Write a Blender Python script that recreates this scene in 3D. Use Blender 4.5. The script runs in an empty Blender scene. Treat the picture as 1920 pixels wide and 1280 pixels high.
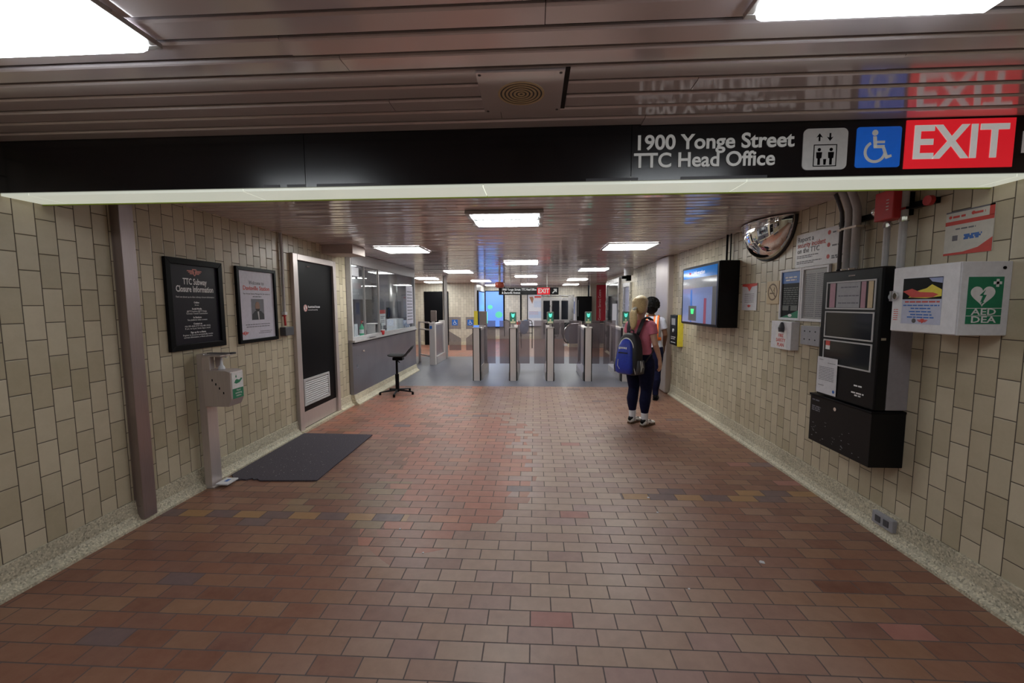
import bpy, bmesh, math, random
from mathutils import Vector, Matrix
random.seed(7)
S = bpy.context.scene
COL = S.collection
PI = math.pi

# ------------------------------------------------------------------ camera
cam_d = bpy.data.cameras.new('camera'); cam = bpy.data.objects.new('camera', cam_d); COL.objects.link(cam)
CAM_F, CAM_P, CAM_YAW, CAM_R = 785.9, .0889, .0536, -.0043
cam_d.sensor_fit = 'HORIZONTAL'; cam_d.sensor_width = 36.0; cam_d.lens = CAM_F / 1920 * 36.0
cam_d.clip_start = .02; cam_d.clip_end = 100
cam.matrix_world = (Matrix.Translation((0, 0, 1.60)) @ Matrix.Rotation(CAM_YAW, 4, 'Z') @
                    Matrix.Rotation(PI / 2 - CAM_P, 4, 'X') @ Matrix.Rotation(CAM_R, 4, 'Z'))
S.camera = cam
# ------------------------------------------------------------------ world, exposure
w = bpy.data.worlds.new('world'); S.world = w; w.use_nodes = True
w.node_tree.nodes['Background'].inputs[0].default_value = (.75, .78, .85, 1)
w.node_tree.nodes['Background'].inputs[1].default_value = .02
S.view_settings.view_transform = 'Standard'; S.view_settings.look = 'None'
S.view_settings.gamma = 1.0; S.view_settings.use_curve_mapping = False
S.view_settings.exposure = 0.0
LAMP_FAR, LAMP_NEAR, LAMP_BACK_FILL, LAMP_SIGN = 20.0, 9.0, 4.0, .50

# ------------------------------------------------------------------ helpers
class MB:
    def __init__(s): s.v = []; s.f = []
    def add(s, vs, fs):
        o = len(s.v); s.v += [tuple(v) for v in vs]; s.f += [tuple(i + o for i in f) for f in fs]; return s
    def box(s, x0, x1, y0, y1, z0, z1):
        x0, x1 = min(x0, x1), max(x0, x1); y0, y1 = min(y0, y1), max(y0, y1); z0, z1 = min(z0, z1), max(z0, z1)
        return s.add([(x0,y0,z0),(x1,y0,z0),(x1,y1,z0),(x0,y1,z0),(x0,y0,z1),(x1,y0,z1),(x1,y1,z1),(x0,y1,z1)],
                     [(0,3,2,1),(4,5,6,7),(0,1,5,4),(1,2,6,5),(2,3,7,6),(3,0,4,7)])
    def cyl(s, p0, p1, r, n=20, r1=None, cap=True):
        p0, p1 = Vector(p0), Vector(p1); r1 = r if r1 is None else r1
        d = (p1 - p0).normalized(); a = d.orthogonal().normalized(); b = d.cross(a)
        vs = []
        for p, q in ((p0, r), (p1, r1)):
            for i in range(n):
                t = 2 * PI * i / n; vs.append(p + (a * math.cos(t) + b * math.sin(t)) * q)
        fs = [(i, (i + 1) % n, n + (i + 1) % n, n + i) for i in range(n)]
        if cap: fs += [tuple(range(n - 1, -1, -1)), tuple(range(n, 2 * n))]
        return s.add(vs, fs)
    def tube(s, path, r, n=10):
        P = [Vector(p) for p in path]; m = len(P); vs = []; prev = None
        R = r if isinstance(r, (list, tuple)) else [r] * m
        for i in range(m):
            d = (P[min(i + 1, m - 1)] - P[max(i - 1, 0)]).normalized()
            if prev is None: a = d.orthogonal().normalized()
            else: a = (prev - d * prev.dot(d)).normalized()
            prev = a; b = d.cross(a)
            for k in range(n):
                t = 2 * PI * k / n; vs.append(P[i] + (a * math.cos(t) + b * math.sin(t)) * R[i])
        fs = [(i*n + k, i*n + (k+1) % n, (i+1)*n + (k+1) % n, (i+1)*n + k) for i in range(m - 1) for k in range(n)]
        fs += [tuple(range(n - 1, -1, -1)), tuple(range((m-1)*n, m*n))]
        return s.add(vs, fs)
    def lathe(s, prof, c=(0,0,0), n=24):      # prof: (r, z)
        vs = []; m = len(prof)
        for r, z in prof:
            for k in range(n):
                t = 2 * PI * k / n; vs.append((c[0] + r * math.cos(t), c[1] + r * math.sin(t), c[2] + z))
        fs = [(i*n + k, i*n + (k+1) % n, (i+1)*n + (k+1) % n, (i+1)*n + k) for i in range(m - 1) for k in range(n)]
        fs += [tuple(range(n - 1, -1, -1)), tuple(range((m-1)*n, m*n))]
        return s.add(vs, fs)
    def prism(s, poly, y0, y1, plane='xz'):   # outline extruded along the third axis
        n = len(poly)
        if plane == 'xz': g = lambda p, q: (p[0], q, p[1])
        elif plane == 'yz': g = lambda p, q: (q, p[0], p[1])
        else: g = lambda p, q: (p[0], p[1], q)
        vs = [g(p, y0) for p in poly] + [g(p, y1) for p in poly]
        return s.add(vs, [tuple(range(n)), tuple(range(2*n - 1, n - 1, -1))] +
                     [(i, n + i, n + (i+1) % n, (i+1) % n) for i in range(n)])
    def rings(s, R, n=20, cap=True):          # R: (centre, a-vector, b-vector) ellipses lofted
        vs = []; m = len(R)
        for c, a, b in R:
            c, a, b = Vector(c), Vector(a), Vector(b)
            for k in range(n):
                t = 2 * PI * k / n; vs.append(c + a * math.cos(t) + b * math.sin(t))
        fs = [(i*n + k, i*n + (k+1) % n, (i+1)*n + (k+1) % n, (i+1)*n + k) for i in range(m - 1) for k in range(n)]
        if cap: fs += [tuple(range(n - 1, -1, -1)), tuple(range((m-1)*n, m*n))]
        return s.add(vs, fs)
    def ell(s, c, r, n=20, m=12):
        R = []
        for i in range(m + 1):
            t = -PI/2 + PI * i / m; q = max(math.cos(t), .02)
            R.append(((c[0], c[1], c[2] + r[2] * math.sin(t)), (r[0]*q, 0, 0), (0, r[1]*q, 0)))
        return s.rings(R, n)
    def rot(s, M):
        s.v = [tuple(M @ Vector(v)) for v in s.v]; return s

def mesh_obj(name, mb, mat, parent=None, bevel=0, smooth=False, seg=2):
    me = bpy.data.meshes.new(name)
    if isinstance(mb, MB):
        me.from_pydata(mb.v, [], mb.f)
        bm = bmesh.new(); bm.from_mesh(me); bmesh.ops.recalc_face_normals(bm, faces=bm.faces); bm.to_mesh(me); bm.free()
    else: me = mb; me.name = name
    me.materials.clear(); me.materials.append(mat)
    o = bpy.data.objects.new(name, me); COL.objects.link(o)
    if parent: o.parent = parent
    if smooth:
        for p in me.polygons: p.use_smooth = True
    if bevel:
        b = o.modifiers.new('bevel', 'BEVEL'); b.width = bevel; b.segments = seg; b.limit_method = 'ANGLE'; b.angle_limit = .6
    return o
def tag(o, label=None, cat=None, group=None, kind=None):
    if label: o['label'] = label
    if cat: o['category'] = cat
    if group: o['group'] = group
    if kind: o['kind'] = kind
    return o
class Thing:
    def __init__(s, name, label, cat, loc=(0,0,0), rz=0, group=None, kind=None):
        s.o = bpy.data.objects.new(name, None); COL.objects.link(s.o); s.o.empty_display_size = .1
        s.o.location = loc; s.o.rotation_euler = (0, 0, rz); tag(s.o, label, cat, group, kind)
    def part(s, name, mb, mat, parent=None, label=None, **k):
        o = mesh_obj(name, mb, mat, parent or s.o, **k)
        if label: o['label'] = label
        return o
def solo(name, mb, mat, label, cat, loc=(0,0,0), rz=0, group=None, kind=None, **k):
    o = mesh_obj(name, mb, mat, **k); o.location = loc; o.rotation_euler = (0, 0, rz)
    return tag(o, label, cat, group, kind)
def struct(name, mb, mat, parent=None, **k):
    o = mesh_obj(name, mb, mat, parent, **k)
    if not parent: o['kind'] = 'structure'
    return o
def dup(root, loc, label=None, rz=None):
    r = root.copy(); COL.objects.link(r); r.location = loc
    if rz is not None: r.rotation_euler = (0, 0, rz)
    if label: r['label'] = label
    for ch in list(root.children):
        c = ch.copy(); COL.objects.link(c); c.parent = r
        for g in list(ch.children):
            d = g.copy(); COL.objects.link(d); d.parent = c
    return r
def text_mesh(body, size, x=0, z=0, y=0, align='CENTER', bold=0, width=None, depth=.0008, rot=0, res=2, space=1.0):
    cu = bpy.data.curves.new('text', 'FONT'); cu.body = body; cu.size = size; cu.align_x = align; cu.align_y = 'CENTER'
    cu.resolution_u = res; cu.extrude = depth / 2; cu.offset = bold; cu.space_character = space
    ob = bpy.data.objects.new('text', cu); COL.objects.link(ob)
    dg = bpy.context.evaluated_depsgraph_get(); dg.update()
    me = bpy.data.meshes.new_from_object(ob.evaluated_get(dg))
    COL.objects.unlink(ob); bpy.data.objects.remove(ob); bpy.data.curves.remove(cu)
    vs = [v.co.copy() for v in me.vertices]
    sx = 1
    if width and vs:
        ww = max(v.x for v in vs) - min(v.x for v in vs); sx = width / ww
    c, sn = math.cos(rot), math.sin(rot)
    for v in me.vertices:
        a, b = v.co.x * sx, v.co.y
        v.co = (x + a * c - b * sn, y - v.co.z - depth / 2, z + a * sn + b * c)
    return me
def merge(meshes):
    m = MB()
    for me in meshes:
        if isinstance(me, MB): m.add(me.v, me.f)
        else: m.add([v.co[:] for v in me.vertices], [tuple(p.vertices) for p in me.polygons]); bpy.data.meshes.remove(me)
    return m
def bars(rows, y, h=.006, d=.0008):           # unreadable small print: thin strips (x0, x1, z)
    m = MB(); r = random.Random(3)
    for x0, x1, z in rows:
        x = x0
        while x < x1 - .002:
            l = min(r.uniform(2.2, 6) * h, x1 - x); m.box(x, x + l, y - d, y, z - h/2, z + h/2); x += l + h * .8
    return m

# ------------------------------------------------------------------ materials
def new_mat(name):
    m = bpy.data.materials.new(name); m.use_nodes = True
    nt = m.node_tree; return m, nt, nt.nodes['Principled BSDF']
class NT:
    def __init__(s, nt): s.nt = nt
    def n(s, t, **k):
        o = s.nt.nodes.new(t)
        for a, b in k.items(): setattr(o, a, b)
        return o
    def put(s, sock, v):
        if isinstance(v, bpy.types.NodeSocket): s.nt.links.new(v, sock)
        else: sock.default_value = v
    def m(s, op, a, b=0.0, c=0.0):
        o = s.n('ShaderNodeMath', operation=op); s.put(o.inputs[0], a); s.put(o.inputs[1], b); s.put(o.inputs[2], c); return o.outputs[0]
    def mix(s, f, a, b, mode='MIX'):
        o = s.n('ShaderNodeMix', data_type='RGBA', blend_type=mode); s.put(o.inputs[0], f); s.put(o.inputs[6], a); s.put(o.inputs[7], b); return o.outputs[2]
    def ramp(s, f, stops, interp='LINEAR'):
        o = s.n('ShaderNodeValToRGB'); s.put(o.inputs[0], f); cr = o.color_ramp; cr.interpolation = interp
        while len(cr.elements) < len(stops): cr.elements.new(.5)
        for e, (p, c) in zip(cr.elements, stops): e.position = p; e.color = (*c, 1)
        return o.outputs[0]
    def noise(s, scale, detail=3, rough=.5, vec=None):
        o = s.n('ShaderNodeTexNoise'); o.inputs['Scale'].default_value = scale; o.inputs['Detail'].default_value = detail; o.inputs['Roughness'].default_value = rough
        if vec is not None: s.nt.links.new(vec, o.inputs['Vector'])
        return o.outputs['Fac']
    def obj(s): return s.n('ShaderNodeTexCoord').outputs['Object']
    def rng(s, v, a, b, c, d):
        o = s.n('ShaderNodeMapRange'); s.put(o.inputs[0], v)
        for i, q in enumerate((a, b, c, d)): o.inputs[i + 1].default_value = q
        return o.outputs[0]
def flat(name, col, rough=.5, metal=0, spec=.5, emit=0, ecol=None, vary=.06, scale=30, coat=0, bump=0):
    m, nt, b = new_mat(name); k = NT(nt); v = k.obj()
    n = k.noise(scale, 3, .6, v)
    c0 = tuple(x * (1 - vary) for x in col); c1 = tuple(min(1, x * (1 + vary)) for x in col)
    nt.links.new(k.ramp(n, [(.3, c0), (.7, c1)]), b.inputs['Base Color'])
    b.inputs['Roughness'].default_value = rough; b.inputs['Metallic'].default_value = metal
    b.inputs['Specular IOR Level'].default_value = spec; b.inputs['Coat Weight'].default_value = coat; b.inputs['Coat Roughness'].default_value = .1
    if emit:
        b.inputs['Emission Color'].default_value = (*(ecol or col), 1); b.inputs['Emission Strength'].default_value = emit
    if bump:
        o = k.n('ShaderNodeBump'); o.inputs['Strength'].default_value = bump; o.inputs['Distance'].default_value = .002
        nt.links.new(n, o.inputs['Height']); nt.links.new(o.outputs[0], b.inputs['Normal'])
    return m
def steel(name, col=(.60, .565, .55), rough=.36, axis='z', amt=.12, metal=.72):
    m, nt, b = new_mat(name); k = NT(nt); v = k.obj()
    mp = k.n('ShaderNodeMapping'); nt.links.new(v, mp.inputs[0])
    mp.inputs['Scale'].default_value = {'z': (60, 60, 1.2), 'x': (1.2, 60, 60), 'y': (60, 1.2, 60)}[axis]
    n = k.noise(4, 4, .6, mp.outputs[0]); n2 = k.noise(2.5, 2, .5, v)
    nt.links.new(k.ramp(n, [(.25, tuple(x * .85 for x in col)), (.75, col)]), b.inputs['Base Color'])
    nt.links.new(k.m('ADD', k.m('MULTIPLY', n2, amt), rough - amt / 2), b.inputs['Roughness'])
    b.inputs['Metallic'].default_value = metal
    return m

def tile_mat(name, axis, c_lo, c_hi, grout, off=0.0, tw=.107, th=.204, z0=.175):
    m, nt, b = new_mat(name); k = NT(nt); v = k.obj()
    sp = k.n('ShaderNodeSeparateXYZ'); nt.links.new(v, sp.inputs[0])
    u = k.m('DIVIDE', k.m('SUBTRACT', sp.outputs[axis], off), tw); c = k.m('FLOOR', u)
    vz = k.m('ADD', k.m('DIVIDE', k.m('SUBTRACT', sp.outputs[2], z0), th), k.m('FRACT', k.m('MULTIPLY', c, .5)))
    r = k.m('FLOOR', vz); fu = k.m('FRACT', u); fv = k.m('FRACT', vz)
    du = k.m('MULTIPLY', k.m('MINIMUM', fu, k.m('SUBTRACT', 1, fu)), tw)
    dv = k.m('MULTIPLY', k.m('MINIMUM', fv, k.m('SUBTRACT', 1, fv)), th)
    d = k.m('MINIMUM', du, dv); mask = k.rng(d, .0014, .0032, 0, 1)
    cx = k.n('ShaderNodeCombineXYZ'); nt.links.new(c, cx.inputs[0]); nt.links.new(r, cx.inputs[1])
    wn = k.n('ShaderNodeTexWhiteNoise', noise_dimensions='2D'); nt.links.new(cx.outputs[0], wn.inputs['Vector'])
    n = k.noise(9, 4, .6, v); n2 = k.noise(60, 3, .6, v)
    f = k.m('ADD', k.m('MULTIPLY', wn.outputs[0], .55), k.m('ADD', k.m('MULTIPLY', n, .45), k.m('MULTIPLY', n2, .12)))
    colr = k.ramp(f, [(.15, c_lo), (.85, c_hi)])
    nt.links.new(k.mix(mask, (*grout, 1), colr), b.inputs['Base Color'])
    nt.links.new(k.rng(mask, 0, 1, .8, .34), b.inputs['Roughness'])
    bp = k.n('ShaderNodeBump'); bp.inputs['Strength'].default_value = .5; bp.inputs['Distance'].default_value = .003
    ed = k.rng(d, .0010, .006, 0, 1)
    nt.links.new(k.m('ADD', ed, k.m('MULTIPLY', n2, .12)), bp.inputs['Height']); nt.links.new(bp.outputs[0], b.inputs['Normal'])
    return m

def brick_mat(name):
    m, nt, b = new_mat(name); k = NT(nt); v = k.obj()
    bw, bh, bx, by = .2163, .1079, -.0206, 2.927
    sp = k.n('ShaderNodeSeparateXYZ'); nt.links.new(v, sp.inputs[0]); X, Y = sp.outputs[0], sp.outputs[1]
    vy = k.m('DIVIDE', k.m('SUBTRACT', Y, by), bh); r = k.m('FLOOR', vy)
    u = k.m('ADD', k.m('DIVIDE', k.m('SUBTRACT', X, bx), bw), k.m('SUBTRACT', .5, k.m('FRACT', k.m('MULTIPLY', r, .5))))
    c = k.m('FLOOR', u); fu = k.m('FRACT', u); fv = k.m('FRACT', vy)
    d = k.m('MINIMUM', k.m('MULTIPLY', k.m('MINIMUM', fu, k.m('SUBTRACT', 1, fu)), bw), k.m('MULTIPLY', k.m('MINIMUM', fv, k.m('SUBTRACT', 1, fv)), bh))
    wob = k.m('MULTIPLY', k.m('SUBTRACT', k.noise(40, 2, .5, v), .5), .0016)
    mask = k.rng(k.m('ADD', d, wob), .0022, .0040, 0, 1)
    cx = k.n('ShaderNodeCombineXYZ'); nt.links.new(c, cx.inputs[0]); nt.links.new(r, cx.inputs[1])
    wn = k.n('ShaderNodeTexWhiteNoise', noise_dimensions='2D'); nt.links.new(cx.outputs[0], wn.inputs['Vector'])
    id1 = wn.outputs[0]
    wn2 = k.n('ShaderNodeTexWhiteNoise', noise_dimensions='3D'); cx2 = k.n('ShaderNodeCombineXYZ'); cx2.inputs[2].default_value = 5.3
    nt.links.new(c, cx2.inputs[0]); nt.links.new(r, cx2.inputs[1]); nt.links.new(cx2.outputs[0], wn2.inputs['Vector']); id2 = wn2.outputs[0]
    brown = k.ramp(id1, [(0, (.17, .060, .036)), (.35, (.225, .085, .05)), (.62, (.25, .11, .065)), (.85, (.28, .14, .08)), (1, (.19, .075, .055))])
    worn = k.ramp(id1, [(0, (.33, .20, .175)), (.4, (.38, .255, .205)), (.75, (.41, .285, .22)), (1, (.35, .22, .205))])
    wx = k.m('DIVIDE', k.m('ABSOLUTE', k.m('SUBTRACT', X, .22)), 1.55)
    wf = k.m('ADD', wx, k.m('MULTIPLY', k.m('SUBTRACT', k.m('ADD', k.m('MULTIPLY', id2, .6), k.noise(.9, 2, .5, v)), .8), .55))
    wearf = k.rng(wf, .25, .95, 1, 0)
    brown = k.mix(wearf, brown, worn)
    red = k.ramp(id1, [(0, (.40, .13, .078)), (.45, (.35, .115, .072)), (.8, (.28, .13, .095)), (1, (.42, .15, .08))])
    tan = k.ramp(id1, [(0, (.25, .17, .09)), (.5, (.22, .13, .08)), (1, (.29, .19, .095))])
    # relaid patches: a redder area left of the middle, tan bricks at its near left edge
    low = k.noise(.8, 2, .5, v)
    dx = k.m('DIVIDE', k.m('SUBTRACT', X, -.75), .75); dy = k.m('DIVIDE', k.m('SUBTRACT', Y, 4.3), 1.75)
    ra = k.m('ADD', k.m('MULTIPLY', dx, dx), k.m('MULTIPLY', dy, dy))
    ra = k.m('ADD', ra, k.m('MULTIPLY', k.m('SUBTRACT', k.m('ADD', id2, low), 1.0), .9))
    redm = k.m('LESS_THAN', ra, .85)
    col = k.mix(redm, brown, red)
    lred = k.m('MULTIPLY', k.m('LESS_THAN', X, -1.0), k.m('MULTIPLY', k.m('GREATER_THAN', Y, 4.8), k.m('LESS_THAN', k.m('ADD', id2, low), 1.25)))
    col = k.mix(lred, col, red)
    tx = k.m('MULTIPLY', k.m('LESS_THAN', k.m('ABSOLUTE', k.m('ADD', X, 1.55)), .45), k.m('LESS_THAN', k.m('ABSOLUTE', k.m('SUBTRACT', Y, 3.22)), .4))
    col = k.mix(k.m('MULTIPLY', tx, k.m('LESS_THAN', id2, .6)), col, tan)
    # two rows of alternating ochre and plum bricks
    par = k.m('FRACT', k.m('MULTIPLY', c, .5))
    op = k.mix(k.m('GREATER_THAN', par, .25), (.36, .19, .07, 1), (.12, .07, .078, 1))
    rowA = k.m('MULTIPLY', k.m('COMPARE', r, 0.0, .4), k.m('LESS_THAN', X, -.95))
    rowB = k.m('MULTIPLY', k.m('MULTIPLY', k.m('GREATER_THAN', r, 3.5), k.m('LESS_THAN', r, 5.5)), k.m('GREATER_THAN', X, .72))
    rowB = k.m('MULTIPLY', rowB, k.m('LESS_THAN', id2, .72))
    col = k.mix(k.m('MAXIMUM', rowA, rowB), col, op)
    # odd single bricks: plum, brick red
    odd = k.m('GREATER_THAN', id2, .978)
    col = k.mix(odd, col, k.ramp(id1, [(0, (.14, .09, .10)), (.6, (.18, .11, .12)), (.61, (.36, .14, .12)), (1, (.36, .23, .10))], 'CONSTANT'))
    n = k.noise(14, 5, .65, v)
    col = k.mix(.22, col, k.ramp(n, [(.25, (.08, .045, .035)), (.75, (.42, .27, .20))]), 'MIX')
    wear = k.noise(1.6, 3, .6, v)
    nt.links.new(k.mix(mask, (.10, .075, .072, 1), col), b.inputs['Base Color'])
    rg = k.m('ADD', k.rng(mask, 0, 1, .72, .42), k.m('MULTIPLY', k.m('SUBTRACT', k.m('ADD', k.m('MULTIPLY', wear, .6), k.m('MULTIPLY', n, .4)), .5), .25))
    nt.links.new(rg, b.inputs['Roughness']); b.inputs['Specular IOR Level'].default_value = .5
    bp = k.n('ShaderNodeBump'); bp.inputs['Strength'].default_value = .35; bp.inputs['Distance'].default_value = .003
    hgt = k.m('ADD', mask, k.m('ADD', k.m('MULTIPLY', n, .25), k.m('MULTIPLY', id2, .15)))
    nt.links.new(hgt, bp.inputs['Height']); nt.links.new(bp.outputs[0], b.inputs['Normal'])
    return m
def terrazzo(name, base=(.54, .49, .37)):
    m, nt, b = new_mat(name); k = NT(nt); v = k.obj()
    vo = k.n('ShaderNodeTexVoronoi'); vo.inputs['Scale'].default_value = 110; nt.links.new(v, vo.inputs['Vector'])
    sp = k.n('ShaderNodeSeparateColor'); nt.links.new(vo.outputs['Color'], sp.inputs[0])
    c = k.ramp(sp.outputs[0], [(0, tuple(x * .35 for x in base)), (.18, tuple(x * .8 for x in base)), (.6, base), (1, tuple(min(1, x * 1.5) for x in base))])
    n = k.noise(3.5, 4, .6, v)
    nt.links.new(k.mix(.35, c, k.ramp(n, [(.3, tuple(x * .45 for x in base)), (.65, base)])), b.inputs['Base Color'])
    b.inputs['Roughness'].default_value = .55
    return m
def ceil_mat(name):
    m, nt, b = new_mat(name); k = NT(nt); v = k.obj()
    n = k.noise(1.3, 3, .5, v); n2 = k.noise(25, 2, .5, v)
    nt.links.new(k.ramp(n, [(.3, (.68, .62, .645)), (.7, (.77, .70, .725))]), b.inputs['Base Color'])
    b.inputs['Metallic'].default_value = .28; b.inputs['Specular IOR Level'].default_value = .6
    nt.links.new(k.m('ADD', .075, k.m('MULTIPLY', n2, .09)), b.inputs['Roughness'])
    return m
def glass_mat(name, tint=(.92, .95, .96), refl=.9, body=None, amt=.0):
    m = bpy.data.materials.new(name); m.use_nodes = True; nt = m.node_tree; nt.nodes.clear(); k = NT(nt)
    out = k.n('ShaderNodeOutputMaterial'); tr = k.n('ShaderNodeBsdfTransparent'); tr.inputs[0].default_value = (*tint, 1)
    gl = k.n('ShaderNodeBsdfGlossy'); gl.inputs['Roughness'].default_value = .02; gl.inputs['Color'].default_value = (refl, refl, refl, 1)
    fr = k.n('ShaderNodeFresnel'); fr.inputs[0].default_value = 1.5
    n = k.noise(2, 2, .5, k.obj()); mx = k.n('ShaderNodeMixShader')
    ge = k.n('ShaderNodeNewGeometry')
    nt.links.new(k.m('MULTIPLY', k.m('MULTIPLY', fr.outputs[0], k.m('SUBTRACT', 1, ge.outputs['Backfacing'])), k.m('ADD', .9, k.m('MULTIPLY', n, .2))), mx.inputs[0])
    base = tr.outputs[0]
    if body:
        df = k.n('ShaderNodeBsdfDiffuse'); df.inputs[0].default_value = (*body, 1); m2 = k.n('ShaderNodeMixShader'); m2.inputs[0].default_value = amt
        nt.links.new(tr.outputs[0], m2.inputs[1]); nt.links.new(df.outputs[0], m2.inputs[2]); base = m2.outputs[0]
    nt.links.new(base, mx.inputs[1]); nt.links.new(gl.outputs[0], mx.inputs[2]); nt.links.new(mx.outputs[0], out.inputs[0])
    return m

M = {}
M['brick'] = brick_mat('quarry_brick')
LO, HI, GR = (.39, .335, .225), (.60, .53, .395), (.06, .045, .036)
M['tileL'] = tile_mat('glazed_tile_left', 1, LO, HI, GR, off=2.155 - .107 * 1)
M['tileR'] = tile_mat('glazed_tile_right', 1, LO, HI, GR, off=2.187, z0=.184)
M['tileX'] = tile_mat('glazed_tile_far', 0, (.48, .44, .36), (.62, .57, .48), (.16, .14, .12))
M['terr'] = terrazzo('terrazzo'); M['terr2'] = terrazzo('terrazzo_cream', (.62, .56, .42))
M['ceil'] = ceil_mat('ceiling_slat_metal')
M['gap'] = flat('ceiling_void', (.015, .012, .012), .9)
M['steel'] = steel('brushed_steel'); M['steelw'] = steel('warm_brushed_steel', (.66, .59, .57), .38, metal=.6)
M['gatesteel'] = steel('satin_gate_steel', (.74, .68, .66), .4, metal=.35)
M['steelx'] = steel('brushed_steel_level', (.55, .53, .52), .28, 'x'); M['chrome'] = steel('chrome', (.75, .75, .75), .06, amt=.02, metal=1)
M['steeld'] = steel('dull_steel_panel', (.30, .29, .33), .33, amt=.3)
M['mirror'] = steel('mirror', (.85, .84, .82), .03, amt=.01, metal=1)
M['black'] = flat('black_paint', (.004, .004, .005), .36, spec=.12); M['blackgloss'] = flat('black_gloss_sign', (.004, .004, .006), .23, spec=.5, vary=.2)
M['blackrub'] = flat('black_rubber', (.02, .02, .022), .65, bump=.3); M['blackmet'] = flat('black_metal', (.006, .006, .007), .34, spec=.22)
M['white'] = flat('white_enamel', (.72, .72, .76), .35); M['whitep'] = flat('white_print', (.78, .77, .78), .5)
M['paper'] = flat('paper', (.62, .62, .66), .6); M['lav'] = flat('lavender_poster_paper', (.60, .58, .68), .4)
M['grey'] = flat('grey_plastic', (.33, .33, .36), .5); M['dgrey'] = flat('dark_grey', (.07, .07, .08), .5); M['lgrey'] = flat('light_grey', (.48, .47, .48), .5)
M['inkgrey'] = flat('grey_ink', (.14, .14, .17), .5); M['red'] = flat('red_paint', (.55, .03, .035), .4); M['redp'] = flat('red_print', (.60, .06, .045), .5)
M['signwhite'] = flat('sign_letter_white', (.62, .62, .60), .4, emit=.16); M['exitred'] = flat('lit_exit_red', (.65, .02, .03), .25, emit=.42, ecol=(1, .02, .035))
M['exitlet'] = flat('lit_exit_letter', (.7, .7, .68), .3, emit=.35); M['blue'] = flat('lit_access_blue', (.02, .16, .62), .3, emit=.22, ecol=(.01, .16, .85))
M['bluep'] = flat('blue_print', (.02, .13, .5), .4); M['iconwhite'] = flat('icon_plate_white', (.62, .62, .61), .35, emit=.06)
M['green'] = flat('safety_green', (.01, .20, .10), .45); M['yellow'] = flat('yellow_paint', (.75, .62, .05), .45)
M['orange'] = flat('orange_hivis', (.95, .20, .03), .6, emit=.05); M['rimgreen'] = flat('lime_edge', (.32, .42, .03), .4)
M['mat'] = flat('grey_floor_mat', (.085, .075, .092), .85, spec=.2, vary=.3, scale=90, bump=.8)
M['matgrit'] = flat('floor_grit', (.5, .48, .48), .8)
M['greyfloor'] = None
M['lampfar'] = flat('lit_diffuser', (.9, .9, .9), .4, emit=LAMP_FAR, ecol=(.97, 1.0, .97), vary=.01)
M['lampnear'] = flat('lit_diffuser_near', (.7, .7, .7), .25, emit=LAMP_NEAR, ecol=(.90, .96, 1.0), vary=.01)
M['lampbackfill'] = flat('added_diffuser_behind', (.8, .8, .8), .25, emit=LAMP_BACK_FILL, ecol=(.95, .98, 1.0), vary=.01)  # for the unseen fill lamps added behind the viewer
M['lampsign'] = flat('lit_sign_underside', (.6, .6, .58), .3, emit=LAMP_SIGN, ecol=(.86, .90, .76), vary=.01)
M['poster_dark'] = flat('charcoal_poster', (.014, .012, .022), .3, spec=.3)
M['paddle'] = glass_mat('smoked_gate_glass', (.74, .71, .73), .5, (.30, .26, .27), .26)
M['glass'] = glass_mat('window_glass'); M['smoke'] = glass_mat('smoked_window', (.18, .18, .2), .6)
M['skin'] = flat('skin_light', (.62, .36, .26), .5, vary=.05); M['skin2'] = flat('skin_brown', (.16, .075, .045), .5)
M['pink'] = flat('pink_shirt', (.70, .20, .29), .75, vary=.12, scale=12, bump=.3); M['navy'] = flat('navy_leggings', (.008, .009, .035), .8, spec=.15, vary=.2)
M['sock'] = flat('white_sock', (.72, .72, .76), .8); M['shoew'] = flat('white_shoe', (.80, .79, .77), .55); M['gum'] = flat('shoe_sole', (.10, .055, .03), .6)
M['blond'] = flat('blond_hair', (.68, .52, .27), .5, vary=.28, scale=110, bump=.35); M['bhair'] = flat('black_hair', (.004, .0035, .0035), .6, spec=.12, vary=.3, scale=60, bump=.6)
M['bagblue'] = flat('bag_blue', (.012, .035, .36), .5, vary=.15); M['bagblack'] = flat('bag_black', (.012, .012, .016), .6); M['cord'] = flat('white_cord', (.7, .7, .66), .6)
M['shirtw'] = flat('pale_shirt', (.50, .52, .62), .8); M['eye'] = flat('eye', (.05, .04, .04), .2)
M['beige'] = flat('beige_plaque', (.58, .45, .27), .45); M['brownink'] = flat('brown_ink', (.16, .09, .04), .5)
M['reader'] = flat('lit_reader_green', (.04, .12, .09), .3, emit=.10, ecol=(.10, .6, .38)); M['readericon'] = flat('lit_reader_icon', (.1, .6, .5), .3, emit=.7, ecol=(.15, .95, .75))
M['readery'] = flat('reader_cream', (.6, .58, .40), .4, emit=.1); M['taupe'] = flat('taupe_plastic', (.20, .155, .14), .5)
M['scrblue'] = flat('lit_blue_screen', (.1, .2, .6), .2, emit=.62, ecol=(.17, .36, .95)); M['scrgreen'] = flat('lit_green_area', (.1, .5, .3), .2, emit=.45, ecol=(.14, .62, .45))
M['scrpale'] = flat('pale_glow_screen', (.1, .12, .2), .08, emit=.24, ecol=(.36, .44, .85), spec=.3); M['scrhead'] = flat('lit_header_blue', (.02, .15, .5), .1, emit=.16, ecol=(.01, .28, .85), spec=.25)
M['scrgrey'] = flat('grey_glow_screen', (.2, .2, .22), .08, emit=.10, ecol=(.4, .45, .5), spec=.3); M['scrtext'] = flat('lit_white_text', (.8, .8, .8), .3, emit=.55)
M['banner'] = flat('red_banner', (.40, .012, .03), .45, emit=.04); M['cream'] = flat('cream_wall', (.55, .50, .42), .6)
M['boothgrey'] = flat('booth_interior_grey', (.26, .24, .27), .6)
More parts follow.
